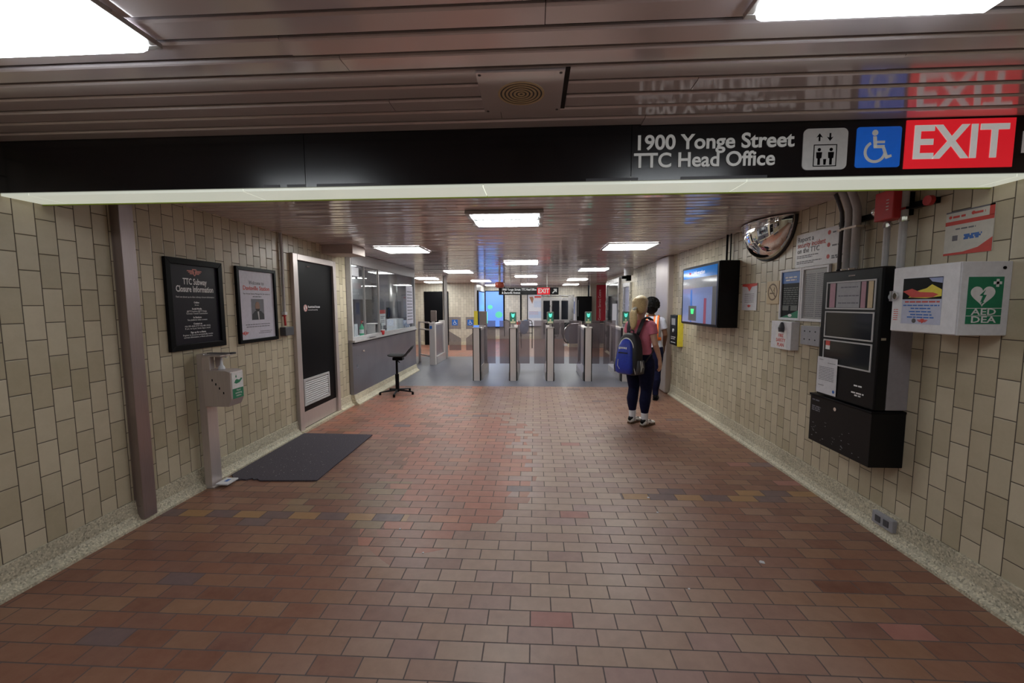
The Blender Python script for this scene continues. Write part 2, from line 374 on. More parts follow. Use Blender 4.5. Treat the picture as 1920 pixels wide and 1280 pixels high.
M['balus'] = flat('smoky_balustrade', (.11, .10, .12), .2)
M['bric'] = flat('bric_brown', (.10, .05, .035), .6); M['darkglass'] = flat('dark_glass_panel', (.012, .014, .018), .08, spec=.4)
M['greyblue'] = flat('blue_grey_door', (.26, .26, .36), .4)

# grey granite strip under the gates
def granite(name):
    m, nt, b = new_mat(name); k = NT(nt); v = k.obj()
    t = k.n('ShaderNodeTexBrick'); nt.links.new(v, t.inputs[0]); t.offset = 0; t.inputs['Scale'].default_value = 1
    t.inputs['Brick Width'].default_value = .61; t.inputs['Row Height'].default_value = .305; t.inputs['Mortar Size'].default_value = .004
    t.inputs['Color1'].default_value = (.10, .105, .14, 1); t.inputs['Color2'].default_value = (.12, .125, .16, 1); t.inputs['Mortar'].default_value = (.06, .06, .08, 1)
    n = k.noise(120, 2, .6, v)
    nt.links.new(k.mix(.35, t.outputs[0], k.ramp(n, [(.3, (.08, .08, .1)), (.7, (.26, .26, .3))])), b.inputs['Base Color'])
    b.inputs['Roughness'].default_value = .38
    return m
M['granite'] = granite('grey_granite')

# ------------------------------------------------------------------ setting
XL, XR = -2.937, 2.413
ZN, ZF = 2.482, 2.43            # near and far ceiling heights
YB0, YB1 = 2.205, 2.425         # overhead sign box
struct('floor', MB().box(-3.0, 2.5, -3.6, 8.06, -.1, 0), M['brick'])
struct('floor_gate_strip', MB().box(-5.2, 3.4, 8.06, 12.7, -.1, 0), M['granite'])
struct('floor_far', MB().box(-5.2, 3.4, 12.7, 19.5, -.1, 0), M['brick'])
struct('wall_left', MB().box(XL - .12, XL, -3.6, 6.44, 0, 2.62), M['tileL'])
struct('wall_right', MB().box(XR, XR + .12, -3.6, 14.2, 0, 2.62), M['tileR'])
struct('wall_back', MB().box(-3.06, 2.53, -3.72, -3.6, 0, 2.62), M['tileX'])
struct('wall_far_left', MB().box(-5.2, -2.28, 16.42, 16.54, 0, 2.5), M['tileX'])
struct('wall_far_return', MB().box(-2.40, -2.28, 16.54, 19.3, 0, 2.5), M['tileX'])
struct('wall_far', MB().box(-2.40, 2.42, 19.3, 19.42, 0, 2.5), M['tileX'])
struct('wall_far_right', MB().box(2.30, 3.4, 17.6, 17.72, 0, 2.5), M['cream'])
struct('wall_far_side', MB().box(3.4, 3.5, 14.2, 17.72, 0, 2.5), M['cream'])
struct('wall_alcove', MB().box(XR + .12, 3.5, 14.08, 14.2, 0, 2.5), M['cream'])
struct('wall_side', MB().box(-5.3, -5.2, 6.3, 16.54, 0, 2.5), M['tileX'])

def slats(y0, y1, x0, x1, z, pitch, seed):
    m = MB(); r = random.Random(seed); y = y1
    while y - pitch > y0 - .02:
        a, b = y - pitch + .017, y
        # long strips butt-jointed at random, each hanging a touch differently
        cuts = [x0]; x = x0 + r.uniform(.5, 3.6)
        while x < x1 - .5: cuts.append(x); x += 3.66
        cuts.append(x1)
        for i in range(len(cuts) - 1):
            p, q = cuts[i] + .0012, cuts[i + 1] - .0012; d = r.uniform(-.0016, .0016); t = r.uniform(-.0012, .0012)
            prof = [(a, z + .014), (a, z + .007), (a + .003, z + .003 + d + t), (a + .009, z + d + t), (b - .009, z + d - t), (b - .003, z + .003 + d - t), (b, z + .007), (b, z + .014)]
            m.prism(prof, p, q, 'yz')
        y -= pitch
    return m
cl = struct('ceiling', slats(-3.6, YB0, XL, XR, ZN, .1115, 2), M['ceil'])
struct('ceiling_void', MB().box(XL, XR, -3.6, YB0, ZN + .02, ZN + .05), M['gap'], cl)
cf = struct('ceiling_far', slats(YB1 + .01, 19.5, -5.3, 3.5, ZF, .1115, 5), M['ceil'])
struct('ceiling_void', MB().box(-5.3, 3.5, YB1 + .01, 19.5, ZF + .02, ZF + .05), M['gap'], cf)

def base_prof(side, d, h):
    P = [(0, 0), (d, 0), (d - .002, .018), (d * .55, .038), (d * .30, .075), (.012, h - .004), (.010, h), (0, h)]
    return [(side[0] + side[1] * a, z) for a, z in P]
def runbase(name, side, d, h, y0, y1, mat):
    m = MB(); P = base_prof(side, d, h); m.add([(x, y0, z) for x, z in P] + [(x, y1, z) for x, z in P], [])
    n = len(P); m.f += [tuple(range(n)), tuple(range(2*n-1, n-1, -1))] + [(i, n + i, n + (i+1) % n, (i+1) % n) for i in range(n)]
    return struct(name, m, mat)
runbase('baseboard_left', (XL, 1), .070, .175, -3.6, 4.94, M['terr'])
runbase('baseboard_left_beyond_door', (XL, 1), .070, .175, 6.05, 6.44, M['terr2'])
struct('trim_1', MB().box(XL, XL + .075, 4.94, 6.05, 0, .03), M['terr2'])
runbase('baseboard_right', (XR, -1), .060, .184, -3.6, 7.46, M['terr'])
runbase('baseboard_right_far', (XR, -1), .060, .15, 8.25, 14.2, M['terr2'])
struct('baseboard_far_left', MB().box(-5.2, -2.28, 16.39, 16.42, 0, .12), M['terr2'])
struct('baseboard_far', MB().box(-2.28, .34, 19.27, 19.3, 0, .13), M['terr2'])
struct('trim_2', MB().box(XL, -2.5, 5.73, 6.16, 2.305, 2.428), flat('bulkhead_paint', (.50, .43, .40), .6, spec=.2), bevel=.003)       # boxed bulkhead
struct('trim_3', MB().box(-3.3, -2.94, 7.2, 8.0, 2.415, 2.428), M['gap'])                     # missing slat, dark gap

# steel corner guard on the left wall and steel column on the right
solo('corner_guard', MB().box(XL, -2.867, 2.812, 2.918, .03, ZF - .005), steel('aged_post_steel', (.40, .34, .345), .30, metal=.9), 'tall stainless steel strip post standing on the left baseboard before the charcoal poster', 'post', bevel=.003)
solo('steel_column', MB().box(2.318, 2.46, 7.49, 8.22, .012, ZF - .005), M['steelw'], 'wide stainless steel clad column behind the two people', 'column', bevel=.018, seg=4)

RZL, RZR = PI / 2, -PI / 2        # things on the left wall, things on the right wall

# ------------------------------------------------------------------ door on the left
dr = Thing('door_1', 'black door with a steel frame, louvred vent and kick plate in the left wall', 'door', (XL, 5.49, 0), RZL, kind='structure')
fw = .545
fr = MB().box(-fw, -fw + .10, -.045, 0, .03, 2.225).box(fw - .085, fw, -.045, 0, .03, 2.225).box(-fw + .1, fw - .085, -.045, 0, 2.15, 2.225)
dr.part('door_frame', fr, M['steelw'], bevel=.004)
leaf = dr.part('door_leaf', MB().box(-fw + .1, fw - .085, -.012, 0, .03, 2.15), M['black'])
dr.part('kick_plate', MB().box(-fw + .105, fw - .09, -.016, -.011, .04, .24), M['steelw'], leaf)
g = MB().box(-.40, .26, -.028, -.011, .315, .345).box(-.40, .26, -.028, -.011, .63, .66).box(-.40, -.37, -.028, -.011, .345, .63).box(.23, .26, -.028, -.011, .345, .63)
for i in range(10):
    z = .352 + i * .0278; g.add([(-.37, -.013, z + .02), (.23, -.013, z + .02), (.23, -.026, z), (-.37, -.026, z), (-.37, -.011, z + .017), (.23, -.011, z + .017), (.23, -.024, z - .003), (-.37, -.024, z - .003)],
                               [(0,1,2,3),(7,6,5,4),(0,3,7,4),(1,5,6,2),(0,4,5,1),(3,2,6,7)])
dr.part('vent_grille', g, M['lgrey'], leaf)
dr.part('lettering', merge([text_mesh('Restricted Access', .042, -.20, 1.575, -.0125, 'LEFT', .0008, .30), text_mesh('Authorized Personnel Only', .022, -.20, 1.535, -.0125, 'LEFT', 0, .24)]), M['whitep'], leaf)
ic = MB().cyl((-.26, -.0122, 1.56), (-.26, -.0135, 1.56), .045, 28); dr.part('icon_disc', ic, M['whitep'], leaf)
ic = MB();
for i in range(28):
    a, b = 2*PI*i/28, 2*PI*(i+1)/28
    ic.prism([(-.26 + math.cos(t)*r, 1.56 + math.sin(t)*r) for t, r in ((a, .042), (b, .042), (b, .034), (a, .034))], -.0142, -.0135)
ic.prism([(-.29, 1.585), (-.285, 1.59), (-.23, 1.535), (-.235, 1.53)], -.0143, -.0136); dr.part('icon_ring', ic, M['redp'], leaf)
ic = MB().ell((-.26, -.014, 1.58), (.007, .001, .008), 10, 6).box(-.267, -.253, -.0142, -.0135, 1.535, 1.57); dr.part('icon_figure', ic, M['black'], leaf)
dr.part('door_latch', MB().box(-.44, -.425, -.03, -.011, .93, 1.03), flat('brass', (.75, .5, .22), .3, 1), leaf, bevel=.003)
dr.part('door_closer_stub', MB().box(-.20, -.13, -.02, -.011, 2.085, 2.10), M['chrome'], leaf)

# ------------------------------------------------------------------ transit shield emblem
def emblem(x, z, s, y):
    """winged shield: returns (red mesh, white mesh)"""
    r, wh = MB(), MB()
    sh = [(-.26,.36),(.26,.36),(.30,.14),(.22,-.12),(.10,-.27),(0,-.36),(-.10,-.27),(-.22,-.12),(-.30,.14)]
    T = lambda P, q=1: [(x + a * s * q, z + b * s * q) for a, b in P]
    r.prism(T(sh), y - .0008, y)
    for sg in (-1, 1):
        for i, (l, zz) in enumerate(((.95, .16), (.80, .02), (.62, -.12))):
            r.prism([(x + sg * a * s, z + b * s) for a, b in ((.30 - i*.03, zz - .05), (l, zz - .05), (l - .06, zz + .06), (.31 - i*.03, zz + .06))], y - .0008, y)
    wh.prism(T([(-.17,.25),(.17,.25),(.17,.16),(.05,.16),(.05,-.2),(-.05,-.2),(-.05,.16),(-.17,.16)]), y - .0016, y - .0008)
    return r, wh

def framed(name, label, cat, y, z0, w, h, frame, fmat, print_mat, rz=RZL, x=XL, depth=.028, group=None):
    t = Thing(name, label, cat, (x, y, z0), rz, group)
    f = MB(); a, b = w / 2, frame
    for P in ([(-a,0),(a,0),(a-b,b),(-a+b,b)], [(-a,h),(a,h),(a-b,h-b),(-a+b,h-b)], [(-a,0),(-a,h),(-a+b,h-b),(-a+b,b)], [(a,0),(a,h),(a-b,h-b),(a-b,b)]):
        f.prism(P, -depth, 0)
    t.part('poster_frame', f, fmat, bevel=.003)
    p = t.part('poster_print', MB().box(-a + b, a - b, -.010, -.001, b, h - b), print_mat)
    return t, p
t, p = framed('framed_poster', 'charcoal black-framed poster headed subway closure information on the left wall', 'poster', 3.50, 1.225, .606, .765, .05, M['black'], M['poster_dark'])
Y0 = -.0102; L = []
L += [text_mesh('TTC Subway', .074, 0, .575, Y0, bold=.0012, width=.255), text_mesh('Closure Information', .074, 0, .512, Y0, bold=.0014, width=.40)]
L += [text_mesh('Find out about up-to-date subway closure information', .02, 0, .447, Y0, width=.41)]
zz = .40
for hd, ls in (('Online', ['ttc.ca']), ('Social Media', ['@TTCnotices @TTChelps', 'Toronto Transit Commission']), ('In Stations', ['See platform video screens']), ('Contact us', ['416-393-4636 (TTY 416-481-2523)', '8 a.m. to 6 p.m. Seven days a week']), ('Sign up for e-Alerts', ['Register at ttc.ca to automatically receive', 'current information, e-Alerts and more'])):
    L.append(text_mesh(hd, .021, 0, zz, Y0, bold=.0006)); zz -= .021
    for l in ls: L.append(text_mesh(l, .0195, 0, zz, Y0)); zz -= .0195
    zz -= .0135
t.part('lettering', merge(L), M['whitep'], p)
a, b = emblem(0, .655, .085, Y0); t.part('emblem', a, flat('pink_red_print', (.62, .22, .19), .5), p); t.part('emblem_detail', b, M['poster_dark'], p)

t, p = framed('framed_poster', 'lavender-white black-framed poster headed Davisville Station with a portrait', 'poster', 4.306, 1.215, .628, .772, .036, M['black'], M['lav'])
t.part('lettering', merge([text_mesh('Welcome to', .056, 0, .615, Y0, width=.24)]), M['inkgrey'], p)
t.part('red_lettering', merge([text_mesh('Davisville Station', .060, 0, .56, Y0, bold=.001, width=.42)]), M['redp'], p)
t.part('small_print', merge([text_mesh('The Group Station Manager for this station is', .019, 0, .503, Y0, width=.43), bars([(-.07, .07, .474)], Y0, .010), bars([(-.20, .19, .185), (-.19, .19, .162)], Y0, .008), bars([(.02, .22, .108), (.0, .2, .09)], Y0, .006)]), M['inkgrey'], p)
t.part('portrait_background', MB().box(-.10, .10, Y0 - .0008, Y0, .232, .45), flat('portrait_grey', (.16, .16, .19), .5), p)
t.part('portrait_suit', MB().prism([(-.098, .233), (.098, .233), (.095, .29), (.045, .325), (-.045, .325), (-.092, .29)], Y0 - .0016, Y0 - .0008), flat('portrait_dark', (.02, .02, .028), .5), p)
def disc(cx, cz, rx, rz_, y0, y1, n=24, t0=0, t1=2*PI): return MB().prism([(cx + rx*math.cos(t0+(t1-t0)*i/n), cz + rz_*math.sin(t0+(t1-t0)*i/n)) for i in range(n + (0 if t1-t0 > 6.2 else 1))], y0, y1)
t.part('portrait_face', disc(-.005, .372, .036, .05, Y0 - .002, Y0 - .0008), flat('portrait_skin', (.28, .15, .10), .5), p)
t.part('portrait_beard', disc(-.005, .348, .034, .030, Y0 - .0026, Y0 - .002, 16, PI, 2*PI), flat('portrait_beard', (.03, .02, .018), .6), p)
t.part('portrait_tie', merge([MB().prism([(-.012, .322), (.012, .322), (.018, .235), (.002, .235)], Y0 - .0022, Y0 - .0016)]), M['lgrey'], p)
a, b = emblem(-.215, .098, .058, Y0); t.part('emblem', a, M['redp'], p); t.part('emblem_detail', b, M['lav'], p)

# conduit with junction box
t = Thing('electrical_conduit', 'thin vertical conduit ending in a dark switch box beside the black door', 'conduit', (XL, 4.755, 0), RZL)
t.part('pipe', MB().cyl((0, -.022, 1.50), (0, -.022, ZF), .016, 14), M['lgrey'])
t.part('coupling', MB().cyl((0, -.022, 1.47), (0, -.022, 1.51), .021, 14).cyl((.01, -.022, 1.36), (.0, -.022, 1.48), .012, 12), M['red'])
t.part('clamp', MB().box(-.024, .024, -.045, 0, 1.485, 1.52), M['white'], bevel=.004)
t.part('switch_box', MB().box(-.07, .10, -.07, 0, 1.245, 1.345), M['dgrey'], bevel=.006)

# ------------------------------------------------------------------ hand sanitizer stand
t = Thing('sanitizer_stand', 'freestanding steel hand sanitizer stand with foot pedal under the charcoal poster', 'dispenser', (-2.855, 3.47, 0), RZL)
t.part('column', MB().box(-.06, .06, -.03, .035, .012, 1.185), M['steelw'], bevel=.003)
bx = MB().prism([(-.03, .735), (-.245, .735), (-.275, .80), (-.275, 1.03), (-.235, 1.045), (-.03, 1.045)], -.085, .075, 'yz')
bx = t.part('dispenser_box', bx, M['steelw'], bevel=.004)
t.part('canopy', MB().box(-.085, .075, -.20, -.03, 1.165, 1.178).box(-.085, -.075, -.10, -.03, 1.05, 1.165).box(.065, .075, -.10, -.03, 1.05, 1.165), M['steelw'], bevel=.002)
pb = t.part('pump_bottle', MB().lathe([(.0, 0), (.026, 0), (.028, .012), (.02, .03), (.012, .04), (.008, .085), (.008, .11), (.0, .112)], (0, -.14, 1.045), 18), M['white'], smooth=True)
t.part('pump_spout', MB().tube([(0, -.14, 1.155), (0, -.17, 1.158), (0, -.195, 1.15)], .006, 8), M['white'], pb)
t.part('lever', MB().box(-.02, .02, -.25, -.03, 1.185, 1.192).cyl((0, -.25, 1.182), (0, -.25, 1.196), .024, 14), M['dgrey'], bevel=.001)
lb = t.part('label_card', MB().box(-.07, .062, -.279, -.2755, .80, 1.025), M['whitep'])
t.part('green_band', MB().box(-.07, .062, -.2798, -.279, .80, .885), M['green'], lb)
hd = merge([MB().prism([(-.045, .935), (-.02, .925), (.02, .932), (.05, .955), (.055, .965), (.04, .968), (.02, .955), (0, .958), (-.01, .965), (-.03, .958)], -.2798, -.279), MB().prism([(-.02, 1.005), (-.012, .985), (-.02, .975), (-.028, .985)], -.2798, -.279)])
t.part('hand_icon', hd, M['green'], lb)
t.part('lettering', merge([text_mesh('Hand', .022, 0, .868, -.2798), text_mesh('sanitizing', .022, 0, .845, -.2798), text_mesh('station', .022, 0, .822, -.2798)]), M['whitep'], lb)
for y_, z_ in ((-.12, .955), (-.15, .92), (-.18, .885), (-.215, .845)): t.part('slot', MB().box(-.0855, -.085, y_, y_ + .01, z_, z_ + .02), M['black'], bx)
t.part('base_plate', MB().box(-.075, .08, -.06, .035, 0, .014), M['steel'])
pd = t.part('foot_pedal', MB().box(-.05, .09, -.16, -.05, .022, .036), M['white'], bevel=.003)
t.part('pedal_mark', MB().box(.0, .05, -.12, -.09, .036, .0368), M['bluep'], pd)

# floor mat with a torn near corner
P = [(-2.86, 4.955), (-1.985, 4.927), (-1.978, 3.592), (-2.50, 3.566), (-2.545, 3.60), (-2.57, 3.585), (-2.60, 3.61), (-2.64, 3.578), (-2.69, 3.59), (-2.72, 3.565), (-2.76, 3.58), (-2.80, 3.63), (-2.85, 3.68)]
mt = Thing('floor_mat', 'charcoal rubber floor mat with one torn corner lying before the black door', 'mat', (0, 0, 0))
mt.part('sheet', MB().prism(P, .001, .012, 'xy'), M['mat'])
g = MB(); r = random.Random(5)
for i in range(110):
    x, y = r.gauss(-2.5, .2), r.gauss(3.95, .35)
    if not (-2.78 < x < -2.03 and 3.65 < y < 4.85): continue
    q = r.uniform(.002, .005); g.box(x, x + q, y, y + q * 1.4, .0119, .0128)
mt.part('grit', g, M['matgrit'])['kind'] = 'stuff'

# ------------------------------------------------------------------ ticket booth
BX = -2.87
t = Thing('collector_booth', 'glass-windowed ticket booth with a dull steel lower front along the left side', 'booth', (BX, 6.44, 0), 0)
B0, B1 = 0, 3.53
t.part('lower_panel', MB().box(-.10, 0, B0, B1, .165, 1.0), M['steeld'])
t.part('panel_lock', MB().cyl((0, .42, .83), (.018, .42, .83), .018, 14).box(.0, .02, .36, .40, .825, .845), M['chrome'])
t.part('plinth', MB().prism([(-.1, 0), (.085, 0), (.083, .02), (.045, .045), (.022, .08), (.006, .165), (-.1, .165)], B0, B1, 'xz'), M['terr2'])
t.part('counter_ledge', MB().box(-.42, .04, B0 + .02, B1, 1.0, 1.035), M['lgrey'], bevel=.006)
t.part('ledge_shadow_strip', MB().box(-.02, .025, B0 + .02, B1, .982, 1.0), M['black'])  # black strip stands in for the shadow under the ledge
f = MB().box(-.06, .015, B0, B0 + .05, 1.035, 2.33).box(-.06, .015, B1 - .05, B1, 1.035, 2.42).box(-.06, .02, B0 + .05, B1 - .05, 2.235, 2.33).box(-.05, .01, B0 + .05, B1 - .05, 1.035, 1.085)
t.part('window_frame', f, M['lgrey'], bevel=.003)
t.part('fascia', MB().box(-.08, .01, B0 + .06, B1, 2.33, 2.425), M['lgrey'])
t.part('window_mullion', MB().box(-.035, .004, 1.20, 1.215, 1.085, 2.235), M['steel']); t.part('window_mullion', MB().box(-.035, .004, .555, .565, 1.085, 2.235), M['steel'])
t.part('window_pane', MB().box(-.02, -.014, B0 + .05, .555, 1.085, 2.235), M['glass'])
t.part('window_pane', MB().box(-.02, -.014, .565, 1.20, 1.30, 2.235), M['glass'])
t.part('window_pane', MB().box(-.02, -.014, 1.215, B1 - .05, 1.085, 2.235), M['glass'])
t.part('header_notice', MB().box(-.012, -.008, .07, .36, 2.06, 2.20), M['paper'])
t.part('window_pillar', MB().cyl((-.36, 3.05, 1.035), (-.36, 3.05, 2.42), .10, 20), M['steel'], smooth=True)
t.part('end_wall', MB().box(-2.3, -.06, B1 - .06, B1 - .02, 0, 2.42), M['boothgrey'])
t.part('near_wall', MB().box(-2.3, -.06, .0, .04, 0, 2.42), M['boothgrey'])
t.part('back_wall', MB().box(-2.3, -2.25, .04, B1 - .06, 0, 2.42), M['boothgrey'])
t.part('back_shelf', MB().box(-2.25, -1.9, .5, B1 - .1, 1.55, 1.58).box(-2.25, -1.9, .5, .53, 1.58, 2.2).box(-2.25, -1.9, 1.6, 1.63, 1.58, 2.2).box(-2.25, -1.9, 2.6, 2.63, 1.58, 2.2), M['inkgrey'])
t.part('back_cabinet', MB().box(-1.4, -.95, 2.0, 3.3, 1.72, 2.15), M['lgrey'], bevel=.004)
lw = t.part('posted_notice', MB().box(-.012, -.008, 2.9, 3.4, 1.16, 2.02), M['lav'])
t.part('small_print', merge([MB().box(-.0078, -.007, 2.95, 3.35, 1.25 + i * .07, 1.27 + i * .07) for i in range(10)]), M['inkgrey'], lw)
zc = 1.036
k = Thing('counter_sign', 'white sign with a red heading standing behind the booth glass', 'sign', (-3.02, 8.21, zc), RZL)
k.part('card', MB().box(-.155, .155, -.004, 0, .15, .46).box(-.02, .02, .0, .01, .0, .3).box(-.07, .07, -.04, .05, 0, .008), M['whitep'])
k.part('red_heading', MB().box(-.155, .155, -.0052, -.004, .385, .46), M['redp'])
k.part('small_print', bars([(-.12, .12, .33), (-.12, .02, .30), (-.12, .12, .245), (-.12, .1, .215)], -.004, .012), M['inkgrey'])
k = Thing('computer_monitor', 'tilted dark monitor on a stand inside the ticket booth', 'monitor', (-3.35, 9.55, zc), RZL + .15)
k.part('screen_case', MB().prism([(-.35, .26), (.28, .26), (.37, .50), (-.26, .50)], -.03, .02), M['black'], bevel=.004)
k.part('screen', MB().prism([(-.32, .28), (.26, .28), (.335, .48), (-.245, .48)], -.0325, -.030), flat('dim_blue_screen', (.06, .08, .16), .2, emit=.05))
k.part('stand', MB().cyl((0, .03, 0), (0, .03, .36), .02, 12).box(-.12, .12, -.06, .12, 0, .015), M['black'])
solo('paper_bin', MB().box(-.22, .22, -.12, .12, 0, .25).box(-.20, .20, -.10, .10, .25, .255), M['white'], 'plain white box standing on the booth counter left of the spotted dispenser', 'box', (-3.08, 9.14, zc), RZL, bevel=.004)
k = Thing('ticket_dispenser', 'small white machine with dark round spots on the booth counter', 'dispenser', (-3.03, 9.36 + .22, zc), RZL)
k.part('case', MB().box(-.17, .17, -.10, .10, 0, .13).prism([(-.17, .13), (.17, .13), (.10, .20), (-.10, .20)], -.10, .10), M['white'], bevel=.008)
for q in ((-.10, .05), (.02, .06), (.11, .10), (-.04, .14)):
    k.part('spot', MB().cyl((q[0], -.1035, q[1]), (q[0], -.10, q[1]), .022, 16), M['bluep'])
k = Thing('card_terminal', 'grey metal tray box on the booth counter near its sliding opening', 'box', (-3.05, 7.76, zc), RZL)
k.part('housing', MB().box(-.17, -.15, -.11, .11, 0, .20).box(.15, .17, -.11, .11, 0, .20).box(-.17, .17, -.11, .11, .20, .215).box(-.15, .15, .09, .11, 0, .20), M['lgrey'], bevel=.003)
k.part('cash_tray', MB().box(-.10, .10, -.06, .06, .0, .03), M['dgrey'])
k = Thing('paper_cup', 'red and white paper cup on the outer ledge of the booth', 'cup', (-2.85, 7.74, zc + .001), 0)
k.part('cup', MB().lathe([(.0, 0), (.026, 0), (.037, .088), (.034, .088), (.024, .004), (0, .004)], n=22), M['red'], smooth=True)
k.part('rim_band', MB().lathe([(.0365, .082), (.039, .084), (.039, .10), (.033, .10), (.033, .09)], n=22), M['whitep'])
k = Thing('sanitizer_bottle', 'green pump bottle standing on the booth counter behind the glass', 'bottle', (-3.12, 7.42, zc))
k.part('bottle', MB().lathe([(0, 0), (.04, 0), (.042, .02), (.042, .15), (.026, .18), (.014, .20), (.014, .22), (0, .22)], n=18), flat('green_gel', (.03, .42, .22), .2, emit=.05), smooth=True)
k.part('pump_head', MB().cyl((0, 0, .22), (0, 0, .27), .010, 12).box(-.012, .05, -.012, .012, .262, .278), M['red'])
k.part('label_band', MB().lathe([(.043, .05), (.043, .12)], n=18), M['whitep'])
k = Thing('radio_set', 'dark two-way radio charger on the booth counter beside the green bottle', 'radio', (-3.14, 7.53, zc))
k.part('charger', MB().box(-.05, .05, -.05, .05, 0, .1), M['dgrey'], bevel=.006); k.part('handset', MB().box(-.03, .03, -.03, .03, .1, .25), M['inkgrey'], bevel=.006)
k.part('antenna', MB().cyl((.015, 0, .25), (.015, 0, .38), .006, 8), M['black'])
k = Thing('leaflet_tray', 'low clear tray with leaflets at the near end of the booth ledge', 'tray', (-2.86, 7.16, zc + .001), RZL)
k.part('tray', MB().box(-.15, .15, -.04, .05, 0, .006).box(-.15, .15, -.04, -.036, 0, .03).box(-.15, .15, .046, .05, 0, .05), M['lgrey']); k.part('leaflets', MB().box(-.13, .13, -.03, .04, .006, .02), M['paper'])
for i, (yy, hh) in enumerate(((6.75, .16), (6.93, .24))):
    solo('leaflet_stand', MB().prism([(-.07, 0), (.07, 0), (.06, hh), (-.06, hh)], -.01, .0).box(-.07, .07, 0, .06, 0, .01), M['paper'], ('short' if i == 0 else 'taller') + ' pale leaflet card standing behind the near booth pane', 'leaflet', (-3.02, yy, zc), RZL, group='leaflet cards in the booth window')

# stool
t = Thing('perching_stool', 'black sit-stand stool on a five-spoke base before the ticket booth', 'stool', (-2.465, 7.33, 0))
ft = MB(); sp = MB()
for i in range(5):
    a = -PI/2 + .12 + i * 2 * PI / 5; c, s_ = math.cos(a), math.sin(a)
    t.part('leg', MB().prism([(-.016, 0), (.016, 0), (.012, .03), (-.012, .03)], .02, .31, 'yz').rot(Matrix.Identity(4)) if False else MB().rings([((c * q, s_ * q, z), (-s_ * wd, c * wd, 0), (0, 0, hh)) for q, z, wd, hh in ((.02, .075, .024, .022), (.15, .062, .02, .016), (.31, .045, .014, .010))], 8), M['blackmet'])
    t.part('glide', MB().cyl((c * .30, s_ * .30, 0), (c * .30, s_ * .30, .045), .02, 12), M['black'])
t.part('gas_column', MB().cyl((0, 0, .04), (0, 0, .36), .034, 18).cyl((0, 0, .36), (0, 0, .62), .020, 16), M['black'], smooth=False)
t.part('tilt_mechanism', MB().box(-.06, .12, -.06, .06, .61, .665), M['black'], bevel=.01); t.part('lever', MB().tube([(.05, -.05, .63), (.07, -.14, .61), (.11, -.17, .59)], .007, 8), M['black'])
st = MB().rings([((-.15, 0, .70), (0, .06, 0), (0, 0, .012)), ((-.11, 0, .70), (0, .125, 0), (0, 0, .026)), ((0, 0, .695), (0, .155, 0), (0, 0, .03)), ((.10, 0, .69), (0, .14, 0), (0, 0, .03)), ((.16, 0, .70), (0, .11, 0), (0, 0, .025))], 20)
t.part('seat', st, M['blackrub'], smooth=True)
bk = MB().rings([((.15, 0, .69), (0, .10, 0), (.022, 0, .018)), ((.20, 0, .74), (0, .125, 0), (.024, 0, .014)), ((.255, 0, .81), (0, .12, 0), (.022, 0, .012)), ((.30, 0, .87), (0, .07, 0), (.014, 0, .008))], 20)
t.part('backrest', bk, M['blackrub'], smooth=True)

# ------------------------------------------------------------------ fare gates
GY = 8.64
def gate(name, label, x, sides, face=True, y=GY, back=1.45):
    t = Thing(name, label, 'fare gate', (x, y, 0), 0, 'row of fare gates')
    t.part('front_post', MB().box(-.062, .062, 0, .13, 0, 1.10), M['gatesteel'], bevel=.004)
    t.part('edge_trim', MB().box(-.079, -.062, .008, .13, 0, 1.10), M['black']); t.part('edge_trim', MB().box(.062, .079, .008, .13, 0, 1.10), M['black'])
    t.part('post_cap', MB().box(-.079, .079, -.006, .14, 1.10, 1.122), M['steel'], bevel=.004)
    t.part('rear_post', MB().box(-.07, .07, back - .16, back, 0, 1.10), M['gatesteel'], bevel=.006)
    t.part('body_panel', MB().box(-.04, .04, .13, back - .16, .26, 1.04), M['steeld'])
    t.part('top_rail', MB().box(-.06, .06, .13, back - .16, 1.04, 1.09), M['gatesteel'], bevel=.006)
    t.part('plinth', MB().prism([(-.10, 0), (.10, 0), (.10, .15), (.05, .26), (-.05, .26), (-.10, .15)], .13, back - .02), M['steel'])
    for sg in sides:
        a, b = (.075, .335) if sg > 0 else (-.335, -.075)
        t.part('gate_paddle', MB().box(a, b, .70, .712, .27, 1.235), M['paddle'])
    if face:
        st = t.part('reader_stem', MB().cyl((0, .06, 1.122), (0, .06, 1.19), .022, 14), M['steel'])
        rd = t.part('card_reader', MB().box(-.072, .072, .04, .075, 1.185, 1.44), M['taupe'], bevel=.014)
        fc = t.part('reader_face', MB().box(-.060, .060, .036, .0405, 1.20, 1.43), M['reader'], bevel=.003)
        t.part('reader_light', MB().prism([(-.034, 1.41), (-.012, 1.395), (.012, 1.395), (.034, 1.41), (.03, 1.355), (.015, 1.325), (-.015, 1.325), (-.03, 1.355)], .034, .036), M['readericon'], fc)
        t.part('tap_target', MB().box(-.052, .052, .0345, .036, 1.205, 1.245).cyl((0, .0345, 1.27), (0, .036, 1.27), .02, 14), M['readery'], fc)
    else:
        t.part('card_reader', MB().box(.05, .215, .10, .14, 1.16, 1.455), M['taupe'], bevel=.014)
        t.part('reader_light', MB().box(.205, .225, .11, .13, 1.2, 1.44), M['readericon'])
        t.part('blue_marker', MB().box(-.06, .05, .02, .05, 1.122, 1.165), M['scrblue'])
        t.part('yellow_board', MB().box(-.058, .02, .10, .115, 1.16, 1.46), M['yellow'])
        t.part('reader_bracket', MB().box(-.06, .15, .09, .12, 1.122, 1.165), M['steel'])
    return t
gx = [-1.207, -.443, .329, 1.107, 1.865]
gate('fare_gate', 'leftmost of the five fare gates, with a yellow board on top', gx[0], (1,), face=False)
g2 = gate('fare_gate', 'second fare gate from the left in the five-post row', gx[1], (-1, 1)).o
dup(g2, (gx[2], GY, 0), 'middle fare gate of the five-post row, standing before the steel doors')
